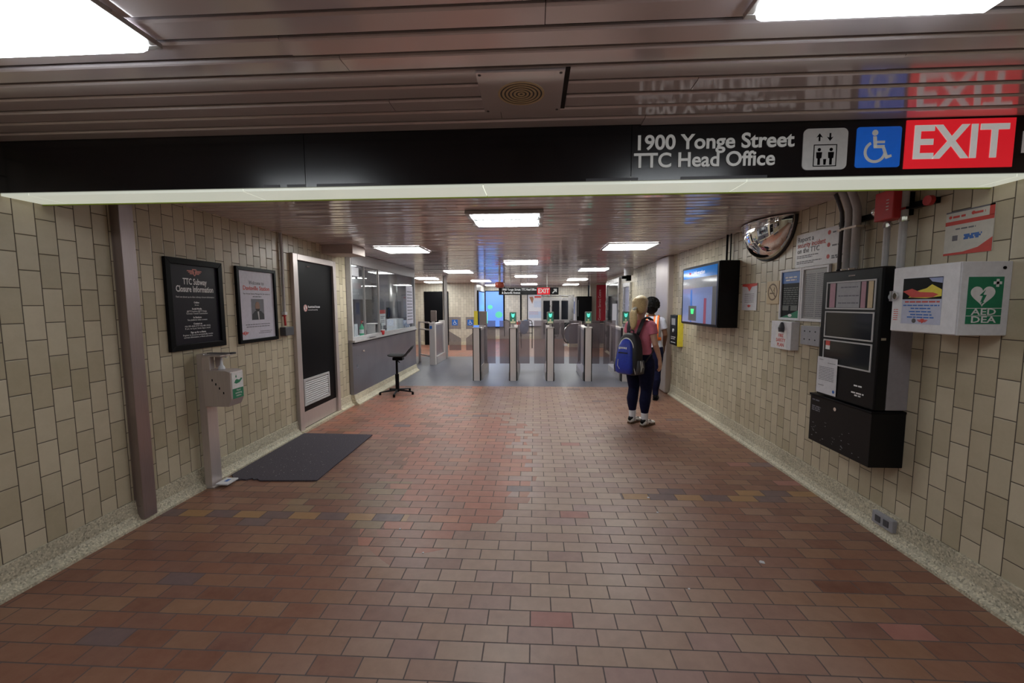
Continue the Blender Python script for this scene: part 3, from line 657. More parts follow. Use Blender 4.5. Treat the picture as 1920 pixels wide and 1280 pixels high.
dup(g2, (gx[3], GY, 0), 'fourth fare gate from the left, standing before the escalator')
gate('fare_gate', 'rightmost fare gate, half hidden behind the woman with the backpack', gx[4], (-1,))

def access_icon(x, z, s, y):
    m = merge([disc(x - .05*s, z + .40*s, .085*s, .085*s, y - .001, y, 16)])
    tb = lambda pts, r: m.prism([(x + a*s, z + b*s) for a, b in pts], y - .001, y)
    tb([(-.10, .30), (.0, .30), (.03, -.02), (-.07, -.02)], 0)
    tb([(-.02, .17), (.24, .17), (.24, .10), (-.02, .10)], 0)
    tb([(-.06, .05), (.24, .05), (.24, -.04), (-.06, -.04)], 0)
    tb([(.16, -.01), (.25, -.01), (.36, -.30), (.28, -.34)], 0)
    tb([(.28, -.26), (.44, -.22), (.46, -.29), (.30, -.35)], 0)
    n = 22
    for i in range(n):
        a0 = math.radians(118 + 232 * i / n); a1 = math.radians(118 + 232 * (i + 1) / n)
        m.prism([(x - .02*s + math.cos(t)*r*s, z - .14*s + math.sin(t)*r*s) for t, r in ((a0, .32), (a1, .32), (a1, .24), (a0, .24))], y - .001, y)
    return m
t = Thing('wide_gate', 'wide accessible fare gate with see-through paddles beyond the ticket booth', 'fare gate', (-2.69, 10.88, 0), 0)
t.part('front_post', MB().box(-.075, .075, 0, .14, 0, 1.12), M['gatesteel'], bevel=.005); t.part('rear_post', MB().box(-.075, .075, 1.1, 1.25, 0, 1.14), M['gatesteel'], bevel=.005)
t.part('body_panel', MB().box(-.04, .04, .14, 1.1, .22, 1.06), M['steeld']); t.part('top_rail', MB().box(-.06, .06, .14, 1.1, 1.05, 1.10), M['gatesteel'], bevel=.005)
t.part('plinth', MB().box(-.09, .09, .14, 1.24, 0, .22), M['steel'], bevel=.01)
t.part('card_reader', MB().box(-.05, .11, .06, .11, 1.15, 1.44), M['taupe'], bevel=.014); t.part('reader_bracket', MB().box(-.02, .06, .06, .1, 1.12, 1.16), M['steel'])
dk = t.part('blue_decal', MB().box(-.06, .0, -.003, 0, .96, 1.04), M['bluep'])
def pad(x0, x1, sg):
    # paddle with a clipped V between the upper and lower panels
    m = MB().box(x0, x1, .60, .612, .92, 1.25)
    m.prism([(x0, .33), (x1, .33), (x1, .66), (x0, .86)] if sg > 0 else [(x0, .33), (x1, .33), (x1, .86), (x0, .66)], .60, .612)
    q = t.part('gate_paddle', m, M['paddle']); c = (x0 + x1) / 2
    s_ = t.part('access_sticker', MB().box(c - .08, c + .08, .597, .60, 1.02, 1.18), M['bluep'], q)
    t.part('access_symbol', access_icon(c, 1.10, .13, .5968), M['whitep'], q)
pad(.33, .66, 1); pad(.80, 1.05, -1)
t.part('far_hinge_post', MB().box(1.05, 1.10, .57, .64, 0, 1.25), M['gatesteel'])
solo('floor_to_ceiling_pole', MB().cyl((0, 0, 0), (0, 0, ZF - .003), .068, 22), M['steel'], 'round stainless steel pole rising to the ceiling by the accessible gate', 'pole', (-2.64, 12.32, 0), smooth=False)
t = Thing('guard_rail', 'steel tube guard rail between the booth and the accessible gate', 'rail', (-3.2, 11.5, 0))
t.part('post', MB().box(-.03, .03, -.03, .03, 0, 1.13), M['gatesteel'])
for z in (1.12, .93, .22): t.part('bar', MB().tube([(0, 0, z), (.40, -.48, z)], .02, 10), M['gatesteel'])

# ------------------------------------------------------------------ far end
solo('black_doorway', MB().box(-.48, .48, -.04, 0, .0, 2.107), M['black'], 'tall black door in the pale tiled far wall at left', 'door', (-3.86, 16.418, 0))
t = Thing('map_screen', 'large lit blue map screen on the far wall left of the tiles', 'screen', (-1.83, 19.297, .52))
t.part('screen_case', MB().box(-.43, .43, -.06, 0, 0, 1.70), M['black']); p = t.part('screen', MB().box(-.40, .40, -.064, -.06, .05, 1.66), M['scrblue'])
t.part('green_area', disc(.20, .60, .17, .15, -.066, -.064, 16), M['scrgreen'], p)
t.part('green_area', disc(-.20, .95, .12, .10, -.066, -.064, 16), M['scrgreen'], p)
t = Thing('side_screen', 'narrow lit blue screen seen edge-on on the return wall at the far left', 'screen', (-2.276, 17.72, .4), RZL)
t.part('screen_case', MB().box(-1.05, .95, -.05, 0, 0, 1.75), M['black']); t.part('screen', MB().box(-.85, .85, -.054, -.05, .05, 1.70), M['scrblue'])
solo('steel_edge', MB().box(-.05, .04, -.03, .0, 0, 2.42), M['steel'], 'stainless steel corner trim where the far left wall turns', 'trim', (-2.29, 16.386, 0))
t, p = framed('framed_poster', 'tall white poster with blue print and a red heading on the far wall', 'poster', 19.3, .56, .72, 1.50, .035, M['black'], M['paper'], 0, .025, .05)
p.data.transform(Matrix.Translation((0, -.03, 0)))
t.o.location = (.025, 19.3, .56)
t.part('red_heading', MB().box(-.02, .28, -.0408, -.04, 1.32, 1.40), M['redp'], p)
t.part('feather_picture', MB().prism([(-.26, 1.36), (-.10, 1.38), (-.06, 1.28), (-.12, 1.05), (-.20, 1.22)], -.0408, -.04), flat('picture_brown', (.35, .15, .08), .5), p)
t.part('blue_print', merge([MB().box(-.05, .28, -.0408, -.04, .90 + i*.05, .93 + i*.05) for i in range(6)] + [MB().box(-.28, .28, -.0408, -.04, .40, .70)]), flat('pale_blue_print', (.42, .50, .66), .5), p)
t.part('pink_print', merge([MB().box(-.27, .15, -.0412, -.0408, .56 + i*.045, .575 + i*.045) for i in range(4)]), flat('pale_pink_print', (.55, .35, .36), .5), p)
solo('wall_strip', MB().box(-.035, .035, -.03, 0, .1, 2.1), M['black'], 'black vertical strip on the far wall left of the white poster', 'strip', (-.62, 19.3, 0))
solo('wall_strip', MB().box(-.02, .02, -.03, 0, .1, 2.4), M['black'], 'thin black vertical strip at the edge of the blue map screen', 'strip', (-1.38, 19.3, 0))
t = Thing('door_2', 'pair of steel-framed exit doors with dark panes in the far wall', 'door', (1.08, 19.3, 0), 0, kind='structure')
f = MB()
for x in (-.72, -.33, .10, .50): f.box(x - .045, x + .045, -.06, 0, 0, 1.98)
for z in (0.0, .75, 1.75): f.box(-.72, .50, -.055, 0, z, z + (.14 if z else .2))
f.box(-.76, .72, -.06, 0, 1.95, 2.0); f.box(.5, .72, -.05, 0, 0, 1.95)
t.part('door_frame', f, M['steelx'])
for a, b in ((-.675, -.375), (-.285, .055), (.145, .455)):
    t.part('pane', MB().box(a, b, -.03, -.02, .89, 1.75), M['darkglass']); t.part('pane', MB().box(a, b, -.03, -.02, .2, .75), M['darkglass'])
t = Thing('ticket_kiosk', 'tall black machine with a pale screen edge standing before the steel doors', 'kiosk', (1.97, 17.0, 0))
t.part('cabinet', MB().box(-.27, .33, 0, .55, 0, 1.90), M['black'], bevel=.01); t.part('side_panel', MB().box(-.345, -.27, .02, .5, .25, 1.86), M['white'], bevel=.006)
t.part('trim_line', MB().box(-.225, -.21, -.004, 0, 1.1, 1.75), M['grey'])
t.part('status_screen', MB().box(-.350, -.345, .08, .42, 1.2, 1.7), M['scrpale'])
solo('red_banner', MB().box(-.235, .235, -.03, 0, .30, 2.37), M['banner'], 'red vertical banner reading customer service centre beside the escalator', 'banner', (2.795, 17.597, 0))
bn = bpy.data.objects['red_banner']
mesh_obj('lettering', merge([text_mesh('Customer Service Centre', .14, -.10, 1.55, -.031, rot=PI/2, width=1.25)]), M['whitep'], bn)
mesh_obj('pale_circle', merge([disc(.18, 1.62, .055, .13, -.0312, -.03, 16), disc(.20, 1.02, .035, .09, -.0312, -.03, 16)]), M['cream'], bn)
t = Thing('escalator', 'dark escalator balustrade with a rounded handrail end beyond the gates', 'escalator', (1.0, 15.75, 0))
hr = [(.30, 0, .10), (.16, 0, .20), (.07, 0, .38), (.05, 0, .56), (.10, 0, .74), (.22, 0, .86), (.38, 0, .91), (.9, 0, .92), (2.1, 0, .93)]
t.part('handrail', MB().tube(hr, .035, 10), M['blackrub'], smooth=True)
t.part('handrail_guide', MB().tube([(x + .05 * (1 if x < .3 else 0), y - .012, z - .045) for x, y, z in hr], .022, 8), M['chrome'], smooth=True)
t.part('balustrade', MB().prism([(.32, .08), (.19, .20), (.10, .38), (.085, .56), (.13, .71), (.24, .82), (.38, .865), (2.1, .88), (2.1, .08)], -.015, .015), M['balus'])
t.part('skirt', MB().box(.25, 2.1, -.10, .10, 0, .12), M['terr2'])
t.part('landing_plate', MB().box(.1, 2.1, .12, 1.0, .0, .02), M['steel'])
# second balustrade post that divides the gates from the landing
t = Thing('barrier_panel', 'smoked barrier panel with a steel post between escalator and gates', 'barrier', (1.55, 14.3, 0))
t.part('post', MB().box(-.05, .05, -.05, .05, 0, 1.0), M['steelw']); t.part('panel', MB().box(.05, .85, -.008, .008, .1, .95), M['paddle'])
t = Thing('newspaper_rack', 'small black wire rack with blue bags and a newspaper near the far wall', 'rack', (-.50, 15.2, 0))
for x in (-.40, .42):
    t.part('wire_leg', MB().tube([(x, 0, 0), (x, 0, .92), (x - .04, 0, 1.0), (x - .14, 0, 1.03), (x - .24, 0, .98)], .014, 8), M['black'])
t.part('cross_wire', MB().tube([(-.40, 0, .9), (.42, 0, .9)], .012, 8).tube([(-.40, 0, .55), (.42, 0, .55)], .012, 8).tube([(0, 0, .9), (.02, .0, 0)], .012, 8), M['black'])
t.part('blue_bag', MB().ell((.12, -.03, .76), (.17, .09, .25), 16, 10).ell((.18, -.05, .9), (.13, .08, .14), 14, 8), flat('blue_plastic', (.12, .20, .36), .4, vary=.3, scale=14))
t.part('newspaper', MB().box(-.16, .02, -.06, .03, .80, 1.02), M['whitep']); t.part('red_panel', MB().box(-.14, .0, -.066, -.06, .86, .96), M['redp'])

# right wall beyond the column
t = Thing('door_3', 'steel framed glass door far along the right wall', 'door', (XR, 13.05, 0), RZR, kind='structure')
t.part('door_frame', MB().box(-1.05, -.92, -.05, 0, 0, 2.33).box(.92, 1.05, -.05, 0, 0, 2.33).box(-.92, .92, -.05, 0, 2.2, 2.33).box(-.92, .92, -.045, 0, .9, 1.0), M['steelx'])
t.part('pane', MB().box(-.92, .92, -.02, -.012, .0, 2.2), M['darkglass']); t.part('posted_notice', MB().box(.0, .7, -.025, -.02, 1.0, 1.6), M['paper'])
t = Thing('door_4', 'blue-grey steel framed door on the right wall before the glass door', 'door', (XR, 10.98, 0), RZR, kind='structure')
t.part('door_frame', MB().box(-.40, -.30, -.06, 0, 0, 2.13).box(.30, .40, -.06, 0, 0, 2.13).box(-.3, .3, -.06, 0, 2.03, 2.13), M['steelx']); t.part('door_leaf', MB().box(-.3, .3, -.02, 0, 0, 2.03), M['greyblue'])
t = Thing('ceiling_camera', 'white cylinder security camera hanging from the ceiling by the right wall', 'camera', (2.20, 10.05, ZF))
t.part('shroud', MB().cyl((0, 0, -.17), (0, 0, -.002), .10, 22, .11), M['white'], smooth=False); t.part('camera_body', MB().box(-.055, .055, -.06, .06, -.30, -.17), M['black'], bevel=.008)
t.part('side_lens', MB().cyl((-.16, -.02, -.22), (-.05, -.02, -.22), .035, 14), M['black'])
# hanging sign over the gates
t = Thing('hanging_sign', 'black sign with white lines, red exit panel and arrow hanging beyond the gates', 'sign', (-.16, 11.5, 1.852), 0)
p = t.part('sign_board', MB().box(-.815, .815, 0, .10, 0, .195), M['blackgloss'], bevel=.004)
t.part('hanger', MB().cyl((-.5, .05, .195), (-.5, .05, ZF - 1.855), .012, 8), M['steel']); t.part('hanger', MB().cyl((.5, .05, .195), (.5, .05, ZF - 1.855), .012, 8), M['steel'])
t.part('lettering', merge([text_mesh('1900 Yonge Street', .085, -.73, .14, -.001, 'LEFT', .0012, .50), text_mesh('& Davisville Avenue', .085, -.73, .055, -.001, 'LEFT', .0012, .50), text_mesh('TTC Head Office', .085, -.19, .14, -.001, 'LEFT', .0012, .40)]), M['scrtext'], p)
e = t.part('exit_panel', MB().box(.235, .58, -.004, 0, .005, .19), M['exitred'], p)
t.part('exit_lettering', merge([text_mesh('EXIT', .17, .41, .097, -.0045, bold=.004, width=.30)]), M['exitlet'], p)
t.part('arrow', MB().prism([(.64, .05), (.66, .03), (.735, .105), (.735, .07), (.765, .07), (.765, .155), (.68, .155), (.68, .125), (.71, .125)], -.002, 0), M['signwhite'], p)
solo('red_beacon', MB().lathe([(0, -.02), (.10, -.02), (.125, -.06), (.125, -.14), (.08, -.17), (0, -.175)], n=24), flat('red_lens', (.40, .07, .04), .3, emit=.06), 'round red beacon on the ceiling left of the hanging exit sign', 'beacon', (-.93, 11.27, 2.205), smooth=True)
mesh_obj('beacon_stem', MB().cyl((0, 0, -.02), (0, 0, ZF - 2.206), .03, 12), M['white'], bpy.data.objects['red_beacon'])

# ------------------------------------------------------------------ right wall
def wallthing(name, label, cat, y0, y1, z0, **k): return Thing(name, label, cat, (XR, (y0 + y1) / 2, z0), RZR, **k), abs(y1 - y0) / 2
# information screen
t, a = wallthing('information_screen', 'wall-mounted screen in a deep black case on the right wall', 'screen', 5.115, 6.36, 1.305)
cs = MB().prism([(-a, 0), (a, 0), (a, .80), (-a, .80)], -.228, -.0005); t.part('screen_case', cs, M['blackmet'], bevel=.012)
t.part('bezel', MB().box(-a + .01, a - .01, -.236, -.226, .01, .79), M['black'])
sc = t.part('screen', MB().box(-a + .06, a - .05, -.239, -.236, .035, .635), M['scrpale'])  # pale glow stands in for the hall mirrored in the glass
t.part('header_strip', MB().box(-a + .06, a - .05, -.239, -.236, .635, .765), M['scrhead'])
t.part('grey_area', MB().box(-a + .06, a - .05, -.2395, -.239, .50, .635), M['scrgrey'], sc); t.part('dark_reflection', MB().box(-a + .36, -a + .42, -.2396, -.239, .035, .48), M['bluep'], sc); t.part('dark_reflection', MB().box(a - .17, a - .05, -.2396, -.239, .035, .50), M['dgrey'], sc); t.part('banner_reflection', MB().box(a - .42, a - .34, -.2396, -.239, .035, .36), flat('reflected_banner_red', (.3, .05, .08), .2, emit=.08), sc)  # bars paint in a reflection of the blue screen and red banner
t.part('lettering', merge([text_mesh('Information', .075, .02, .70, -.2392, width=.36)]), M['scrtext'], sc); e0, e1 = emblem(-.30, .70, .05, -.2392); t.part('emblem', e0, M['redp'], sc)
tl = t.part('reader_reflection', MB().box(-a + .30, -a + .58, -.2404, -.2396, .06, .26), M['dgrey'], sc); t.part('reader_light_reflection', MB().prism([(-a + .38, .22), (-a + .50, .22), (-a + .48, .15), (-a + .40, .15)], -.2412, -.2404), flat('reflected_reader_green', (.05, .8, .2), .3, emit=.6), sc)  # painted reflection of a card reader and its green light
for x in (.40, .50):
    solo('screen_conduit', MB().cyl((0, 0, 0), (0, 0, ZF - 2.107), .012 if x < .45 else .007, 10), M['black'], ('thicker' if x < .45 else 'thinner') + ' black cable rising from the screen case to the ceiling', 'cable', (XR - .06, 5.74 - x, 2.106), group='cables above the screen')
# help point
t, a = wallthing('help_point', 'narrow yellow and black help point box beside the steel column', 'help point', 6.93, 7.30, .893)
t.part('side_plate', MB().box(a - .03, a, -.085, 0, 0, .52), M['yellow'], bevel=.003); p = t.part('body', MB().box(-a, a - .03, -.095, 0, .015, .515), M['black'], bevel=.004)
t.part('speaker_panel', MB().box(-.10, .08, -.099, -.095, .35, .46), M['grey'], p); t.part('call_button', MB().cyl((0, -.11, .26), (0, -.095, .26), .03, 16), M['white'], p); t.part('instruction_print', bars([(-.12, .1, .15), (-.12, .06, .12), (-.12, .1, .06)], -.095, .012), M['whitep'], p)
# little posters
t, a = wallthing('wall_notice', 'small white notice with a red top by the information screen', 'notice', 4.70, 5.02, 1.52)
p = t.part('sheet', MB().box(-a, a, -.008, 0, 0, .295), M['paper']); t.part('red_top', MB().prism([(-a, .295), (a, .295), (a, .27), (.05, .26), (0, .21), (-.05, .26), (-a, .27)], -.009, -.008), M['redp'], p); t.part('small_print', bars([(-.1, .1, .18 - i*.022) for i in range(5)], -.008, .006), M['inkgrey'], p); e0, e1 = emblem(0, .045, .045, -.008); t.part('emblem', e0, M['redp'], p)
t, a = wallthing('no_smoking_plaque', 'small beige no-smoking plaque left of the white-framed notice board', 'plaque', 4.285, 4.50, 1.59)
p = t.part('plate', MB().box(-a, a, -.012, 0, 0, .228), M['beige'], bevel=.003)
m = MB(); n = 32
for i in range(n):
    q0, q1 = 2*PI*i/n, 2*PI*(i+1)/n; m.prism([(math.cos(q)*r_, .12 + math.sin(q)*r_) for q, r_ in ((q0, .085), (q1, .085), (q1, .070), (q0, .070))], -.0128, -.012)
m.prism([(-.058, .17), (-.048, .178), (.058, .07), (.048, .062)], -.0129, -.012); m.box(-.05, .035, -.0127, -.012, .10, .114); m.tube([(.03, -.0124, .125), (.02, -.0124, .14), (.035, -.0124, .15), (.025, -.0124, .165)], .003, 6)
t.part('symbol', m, M['brownink'], p)
# double notice board
t = Thing('notice_board', 'white-framed double notice board between plaque and fire alarm panel', 'notice board', (XR, 3.915, 1.438), RZR)
def bframe(x0, x1, h, b=.022):
    return MB().box(x0, x0 + b, -.022, 0, 0, h).box(x1 - b, x1, -.022, 0, 0, h).box(x0 + b, x1 - b, -.022, 0, 0, b).box(x0 + b, x1 - b, -.022, 0, h - b, h)
t.part('frame', bframe(-.34, -.015, .475), M['white'], bevel=.002); t.part('frame', bframe(-.010, .335, .475), M['white'], bevel=.002)
p = t.part('dark_poster', MB().box(-.318, -.037, -.010, -.002, .022, .453), M['black']); t.part('blue_header', MB().box(-.318, -.037, -.011, -.010, .345, .453), M['bluep'], p)
t.part('heading_print', bars([(-.27, -.09, .40), (-.26, -.10, .375)], -.011, .014), M['whitep'], p); t.part('grey_print', merge([bars([(-.29, -.07, .30 - i * .02) for i in range(9)], -.010, .010), MB().box(-.30, -.20, -.0108, -.010, .09, .14).box(-.17, -.07, -.0108, -.010, .09, .14)]), flat('mid_grey_print', (.12, .13, .12), .5), p)
t.part('green_patch', MB().prism([(-.318, .024), (-.037, .024), (-.037, .10), (-.17, .06)], -.0107, -.010), M['green'], p); t.part('white_mark', disc(-.175, .045, .03, .014, -.0116, -.0107, 12), M['whitep'], p)
p = t.part('list_sheet', MB().box(.012, .313, -.010, -.002, .022, .453), flat('grey_sheet', (.34, .34, .34), .4)); t.part('small_print', bars([(.03, .16, .41 - i*.0165) for i in range(23)] + [(.18, .30, .41 - i*.0165) for i in range(23)], -.010, .006), M['inkgrey'], p)
# convex mirror: quarter dome
t = Thing('convex_mirror', 'half-dome convex security mirror under the ceiling on the right wall', 'mirror', (XR, 4.495, 2.415), RZR)
m = MB(); nu, nv = 28, 12; vs = []
for j in range(nv + 1):
    ph = PI/2 * j / nv
    for i in range(nu + 1):
        th = PI * i / nu; x = .43 * math.cos(th) * math.cos(ph); z = -.37 * math.sin(th) * math.cos(ph) ; y = -.20 * math.sin(ph)
        vs.append((x, y - .012, z - .002))
fs = [(j*(nu+1)+i, j*(nu+1)+i+1, (j+1)*(nu+1)+i+1, (j+1)*(nu+1)+i) for j in range(nv) for i in range(nu)]
m.add(vs, fs); t.part('dome', m, M['mirror'], smooth=True)
rim = MB().tube([(.435 * math.cos(PI*i/24), -.010, -.375 * math.sin(PI*i/24) - .002) for i in range(25)], .013, 8)
t.part('rim', rim, M['blackrub'], smooth=True); t.part('top_edge', MB().tube([(.43 * math.cos(PI*i/20), -.012 - .20 * math.sin(PI*i/20), -.001) for i in range(21)], .006, 8), M['chrome'], smooth=True)
t.part('back_plate', MB().prism([(.43 * math.cos(PI*i/24), -.37 * math.sin(PI*i/24) - .002) for i in range(25)], -.010, 0), M['dgrey'])
# security sign
t, a = wallthing('security_sign', 'white wide sign about reporting a security incident above the notice board', 'sign', 3.39, 4.055, 1.918)
p = t.part('plate', MB().box(-a, a, -.006, 0, 0, .295), M['white'])
t.part('lettering', merge([text_mesh('Report a', .062, -.31, .245, -.0065, 'LEFT', .0008), text_mesh('on the TTC', .062, -.31, .145, -.0065, 'LEFT', .0005)]), M['inkgrey'], p)
t.part('red_lettering', merge([text_mesh('security incident', .062, -.31, .195, -.0065, 'LEFT', .0008, .37)]), M['redp'], p)
t.part('small_print', merge([bars([(-.31, -.02, .10), (-.31, -.1, .085), (-.31, .02, .05), (-.31, -.08, .035)], -.006, .008), bars([(.14, .3, .25), (.14, .26, .145), (.14, .28, .06), (.14, .22, .045)], -.006, .012)]), M['inkgrey'], p)
t.part('red_dots', merge([disc(.10, z, .018, .018, -.007, -.006, 14) for z in (.255, .155, .06)]), M['redp'], p)
# fire safety plan box
t, a = wallthing('fire_safety_plan_box', 'white metal box lettered fire safety plan under the notice board', 'box', 3.947, 4.27, 1.165)
p = t.part('box', MB().box(-a, a, -.073, 0, 0, .262), M['white'], bevel=.003)
t.part('label_patch', MB().box(-.08, .10, -.0738, -.073, .01, .18), M['whitep'], p); t.part('lettering', merge([text_mesh(s_, .045, .005, z, -.0742, bold=.0008) for s_, z in (('FIRE', .126), ('SAFETY', .082), ('PLAN', .038))]), M['redp'], p)
t.part('key_lock', merge([MB().lathe([(0, 0), (.025, 0), (.03, .04), (.015, .075), (.008, .09), (0, .09)], (.03, -.085, .165), 14)]), M['dgrey'], p)
# grey box
t, a = wallthing('grey_junction_box', 'small plain grey metal junction box between the fire plan box and the fire panel', 'box', 3.60, 3.85, 1.235)
p = t.part('box', MB().box(-a, a, -.05, 0, 0, .165), M['grey'], bevel=.004); t.part('screws', merge([MB().cyl((x, -.052, z), (x, -.05, z), .006, 8) for x in (-.07, 0, .07) for z in (.05, .12)]), M['black'], p)
# fire alarm panel
t, a = wallthing('fire_alarm_panel', 'tall black fire alarm panel with three framed windows on the right wall', 'alarm panel', 2.795, 3.355, .898)
H_ = .932
t.part('back_box', MB().box(-a + .01, a - .005, -.135, 0, .002, H_ - .01), flat('grey_backbox', (.30, .28, .30), .45), bevel=.003)
dp = t.part('door', MB().box(-a, a, -.212, -.135, 0, H_), M['blackmet'], bevel=.01)
def wframe(x0, x1, z0, z1, b=.010, y=-.212): return MB().box(x0, x1, y - .005, y, z0, z0 + b).box(x0, x1, y - .005, y, z1 - b, z1).box(x0, x0 + b, y - .005, y, z0 + b, z1 - b).box(x1 - b, x1, y - .005, y, z0 + b, z1 - b)
for i, (z0, z1) in enumerate(((.655, .855), (.445, .64), (.245, .43))):
    w0 = t.part('window_frame', wframe(-a + .055, a - .045, z0, z1), M['lgrey'], dp)
    if i == 0:
        t.part('card_insert', MB().box(-.12, .10, -.2135, -.212, z0 + .012, z1 - .012), M['grey'], dp); t.part('pink_strips', MB().box(-.19, -.135, -.2135, -.212, z0 + .012, z1 - .012).box(.11, .15, -.2135, -.212, z0 + .012, z1 - .012), flat('pink_card', (.42, .22, .28), .5), dp)
        t.part('cream_strip', MB().box(.17, .21, -.2135, -.212, z0 + .012, z1 - .012), M['beige'], dp); t.part('indicator_print', bars([(-.08, .08, .81), (-.10, .09, .75), (-.10, .09, .70)], -.2135, .008), M['inkgrey'], dp)
    else:
        t.part('window_pane', MB().box(-a + .065, a - .055, -.2140, -.212, z0 + .010, z1 - .010), M['darkglass'], dp)
t.part('red_tag', MB().box(-.20, -.155, -.2150, -.2140, .385, .42), M['redp'], dp); t.part('white_tag', MB().box(-.20, -.155, -.2150, -.2140, .355, .385), M['whitep'], dp)
t.part('lock', MB().box(-.01, .05, -.216, -.212, .885, .893), M['chrome'], dp); t.part('maker_print', bars([(.10, .17, .135), (.08, .19, .085), (.11, .17, .068)], -.212, .010), M['whitep'], dp)
t.part('side_latch', MB().box(a, a + .004, -.20, -.17, .46, .475), M['chrome'], dp)
k = Thing('posted_letter', 'white typed letter taped to the lower left of the black fire panel', 'letter', (XR - .2135, 3.235, .915), RZR)
p = k.part('sheet', MB().box(-.113, .10, -.0045, -.0035, 0, .275), M['paper']); k.part('typed_lines', bars([(-.09, -.05, .255), (.0, .08, .235)] + [(-.09, .07, .20 - i*.012) for i in range(9)] + [(-.09, -.03, .06)], -.0045, .004), M['inkgrey'], p); k.part('seal', disc(.075, .03, .012, .012, -.0052, -.0045, 14), M['bluep'], p)
# lower black cabinet
t, a = wallthing('battery_cabinet', 'low scuffed black metal cabinet directly below the black fire panel', 'cabinet', 2.80, 3.41, .515)
p = t.part('box', MB().box(-a, a, -.215, 0, 0, .368), M['blackmet'], bevel=.004); t.part('lid', MB().box(-a - .004, a + .004, -.222, -.002, .36, .376), M['black'], bevel=.002); t.part('lock', MB().cyl((-.02, -.224, .31), (-.02, -.215, .31), .014, 14), M['chrome'], p)
t.part('sticker_print', bars([(-.28, -.20, .33), (-.28, -.18, .28), (-.28, -.19, .265), (-.28, -.19, .25)], -.215, .010), M['inkgrey'], p)
sc = MB(); r = random.Random(9)
for i in range(26):
    x, z = r.uniform(-.28, .28), r.uniform(.03, .18); l = r.uniform(.003, .02); sc.box(x, x + l, -.2156, -.215, z, z + r.uniform(.001, .004))
t.part('scuffs', sc, M['grey'], p)['kind'] = 'stuff'
# AED cabinet
t, a = wallthing('defibrillator_cabinet', 'white defibrillator cabinet with a green heart sign on its side', 'cabinet', 2.272, 2.672, 1.428)
p = t.part('box', MB().box(-a, a, -.243, 0, 0, .378), M['white'], bevel=.004); d = t.part('door', MB().box(-a + .004, a - .002, -.250, -.243, .004, .374), M['white'], bevel=.003)
wp = t.part('window_poster', MB().box(-a + .075, a - .085, -.2515, -.250, .05, .31), flat('pale_blue_sheet', (.50, .53, .68), .3)); x0, x1 = -a + .075, a - .085
t.part('dark_picture', MB().box(x0 + .001, x1 - .001, -.252, -.2515, .19, .309), M['black'], wp); t.part('yellow_flames', MB().prism([(x0 + .04, .20), (x0 + .09, .235), (x0 + .15, .25), (x1 - .06, .27), (x1 - .002, .24), (x1 - .002, .205), (x0 + .15, .195)], -.2525, -.252), M['yellow'], wp); t.part('red_flames', MB().prism([(x0 + .002, .235), (x0 + .06, .25), (x0 + .11, .23), (x1 - .05, .225), (x1 - .02, .215), (x1 - .05, .20), (x0 + .06, .20), (x0 + .03, .22)], -.253, -.2525), M['redp'], wp); t.part('sky_corner', MB().prism([(x1 - .08, .305), (x1 - .002, .305), (x1 - .002, .275), (x1 - .06, .285)], -.2526, -.252), flat('sky_print', (.3, .36, .6), .5), wp)
t.part('red_line', bars([(x0 + .02, x1 - .01, .175)], -.2515, .008), M['redp'], wp); t.part('blue_print', bars([(x0 + .01, x1 - .01, .155), (x0 + .06, x1 - .06, .138), (x0 + .05, x1 - .05, .120), (x0 + .06, x1 - .05, .103), (x0 + .04, x1 - .03, .088)], -.2515, .007), M['bluep'], wp); t.part('round_seal', disc(-.04, .068, .013, .013, -.2522, -.2515, 14), M['dgrey'], wp); e0, e1 = emblem(.012, .068, .035, -.2515); t.part('emblem', e0, M['redp'], wp)
t.part('handle', MB().cyl((-a + .03, -.268, .21), (-a + .03, -.25, .21), .022, 18).box(-a + .022, -a + .038, -.285, -.262, .18, .24).cyl((-a + .005, -.262, .205), (-a + .005, -.25, .205), .02, 16), M['chrome'], bevel=.002); t.part('serial_print', bars([(-a + .02, -a + .05, .13 - i*.012) for i in range(6)], -.250, .004), M['redp'], d)
# green sign on the side that faces back down the passage (local +x side)
def side(m):   # local front-facing mesh -> on the +x face
    m.v = [(a - y, -.122 + x, z) for x, y, z in m.v]; return m
sg = t.part('green_sign', side(MB().box(-.085, .085, -.0012, 0, .06, .30)), M['green'], p)
ht = [(0, .135)] ; N = 40; pts = []
for i in range(N):
    q = 2*PI*i/N; pts.append((.0037 * 16 * math.sin(q)**3 - .012, .208 + .0036 * (13*math.cos(q) - 5*math.cos(2*q) - 2*math.cos(3*q) - math.cos(4*q))))
t.part('heart', side(MB().prism(pts, -.0018, -.0012)), M['whitep'], p); t.part('lightning_bolt', side(MB().prism([(0, .235), (-.028, .205), (-.012, .203), (-.022, .17), (-.014, .175), (-.018, .158), (-.002, .172), (-.008, .174), (.006, .208), (-.010, .210)], -.0024, -.0018)), M['green'], p)
t.part('cross', side(MB().box(.035, .075, -.0018, -.0012, .262, .276).box(.048, .062, -.0018, -.0012, .249, .289)), M['whitep'], p); t.part('divider_lines', side(MB().box(-.085, .085, -.0018, -.0012, .139, .142).box(-.085, .085, -.0018, -.0012, .100, .103)), M['whitep'], p)
t.part('lettering', side(merge([text_mesh('AED', .046, .0, .121, -.0014, bold=.0006, width=.12), text_mesh('DEA', .046, .0, .081, -.0014, bold=.0006, width=.12)])), M['whitep'], p); t.part('key_hole', MB().cyl((a, -.04, .345), (a + .003, -.04, .345), .008, 12), M['black'], p)
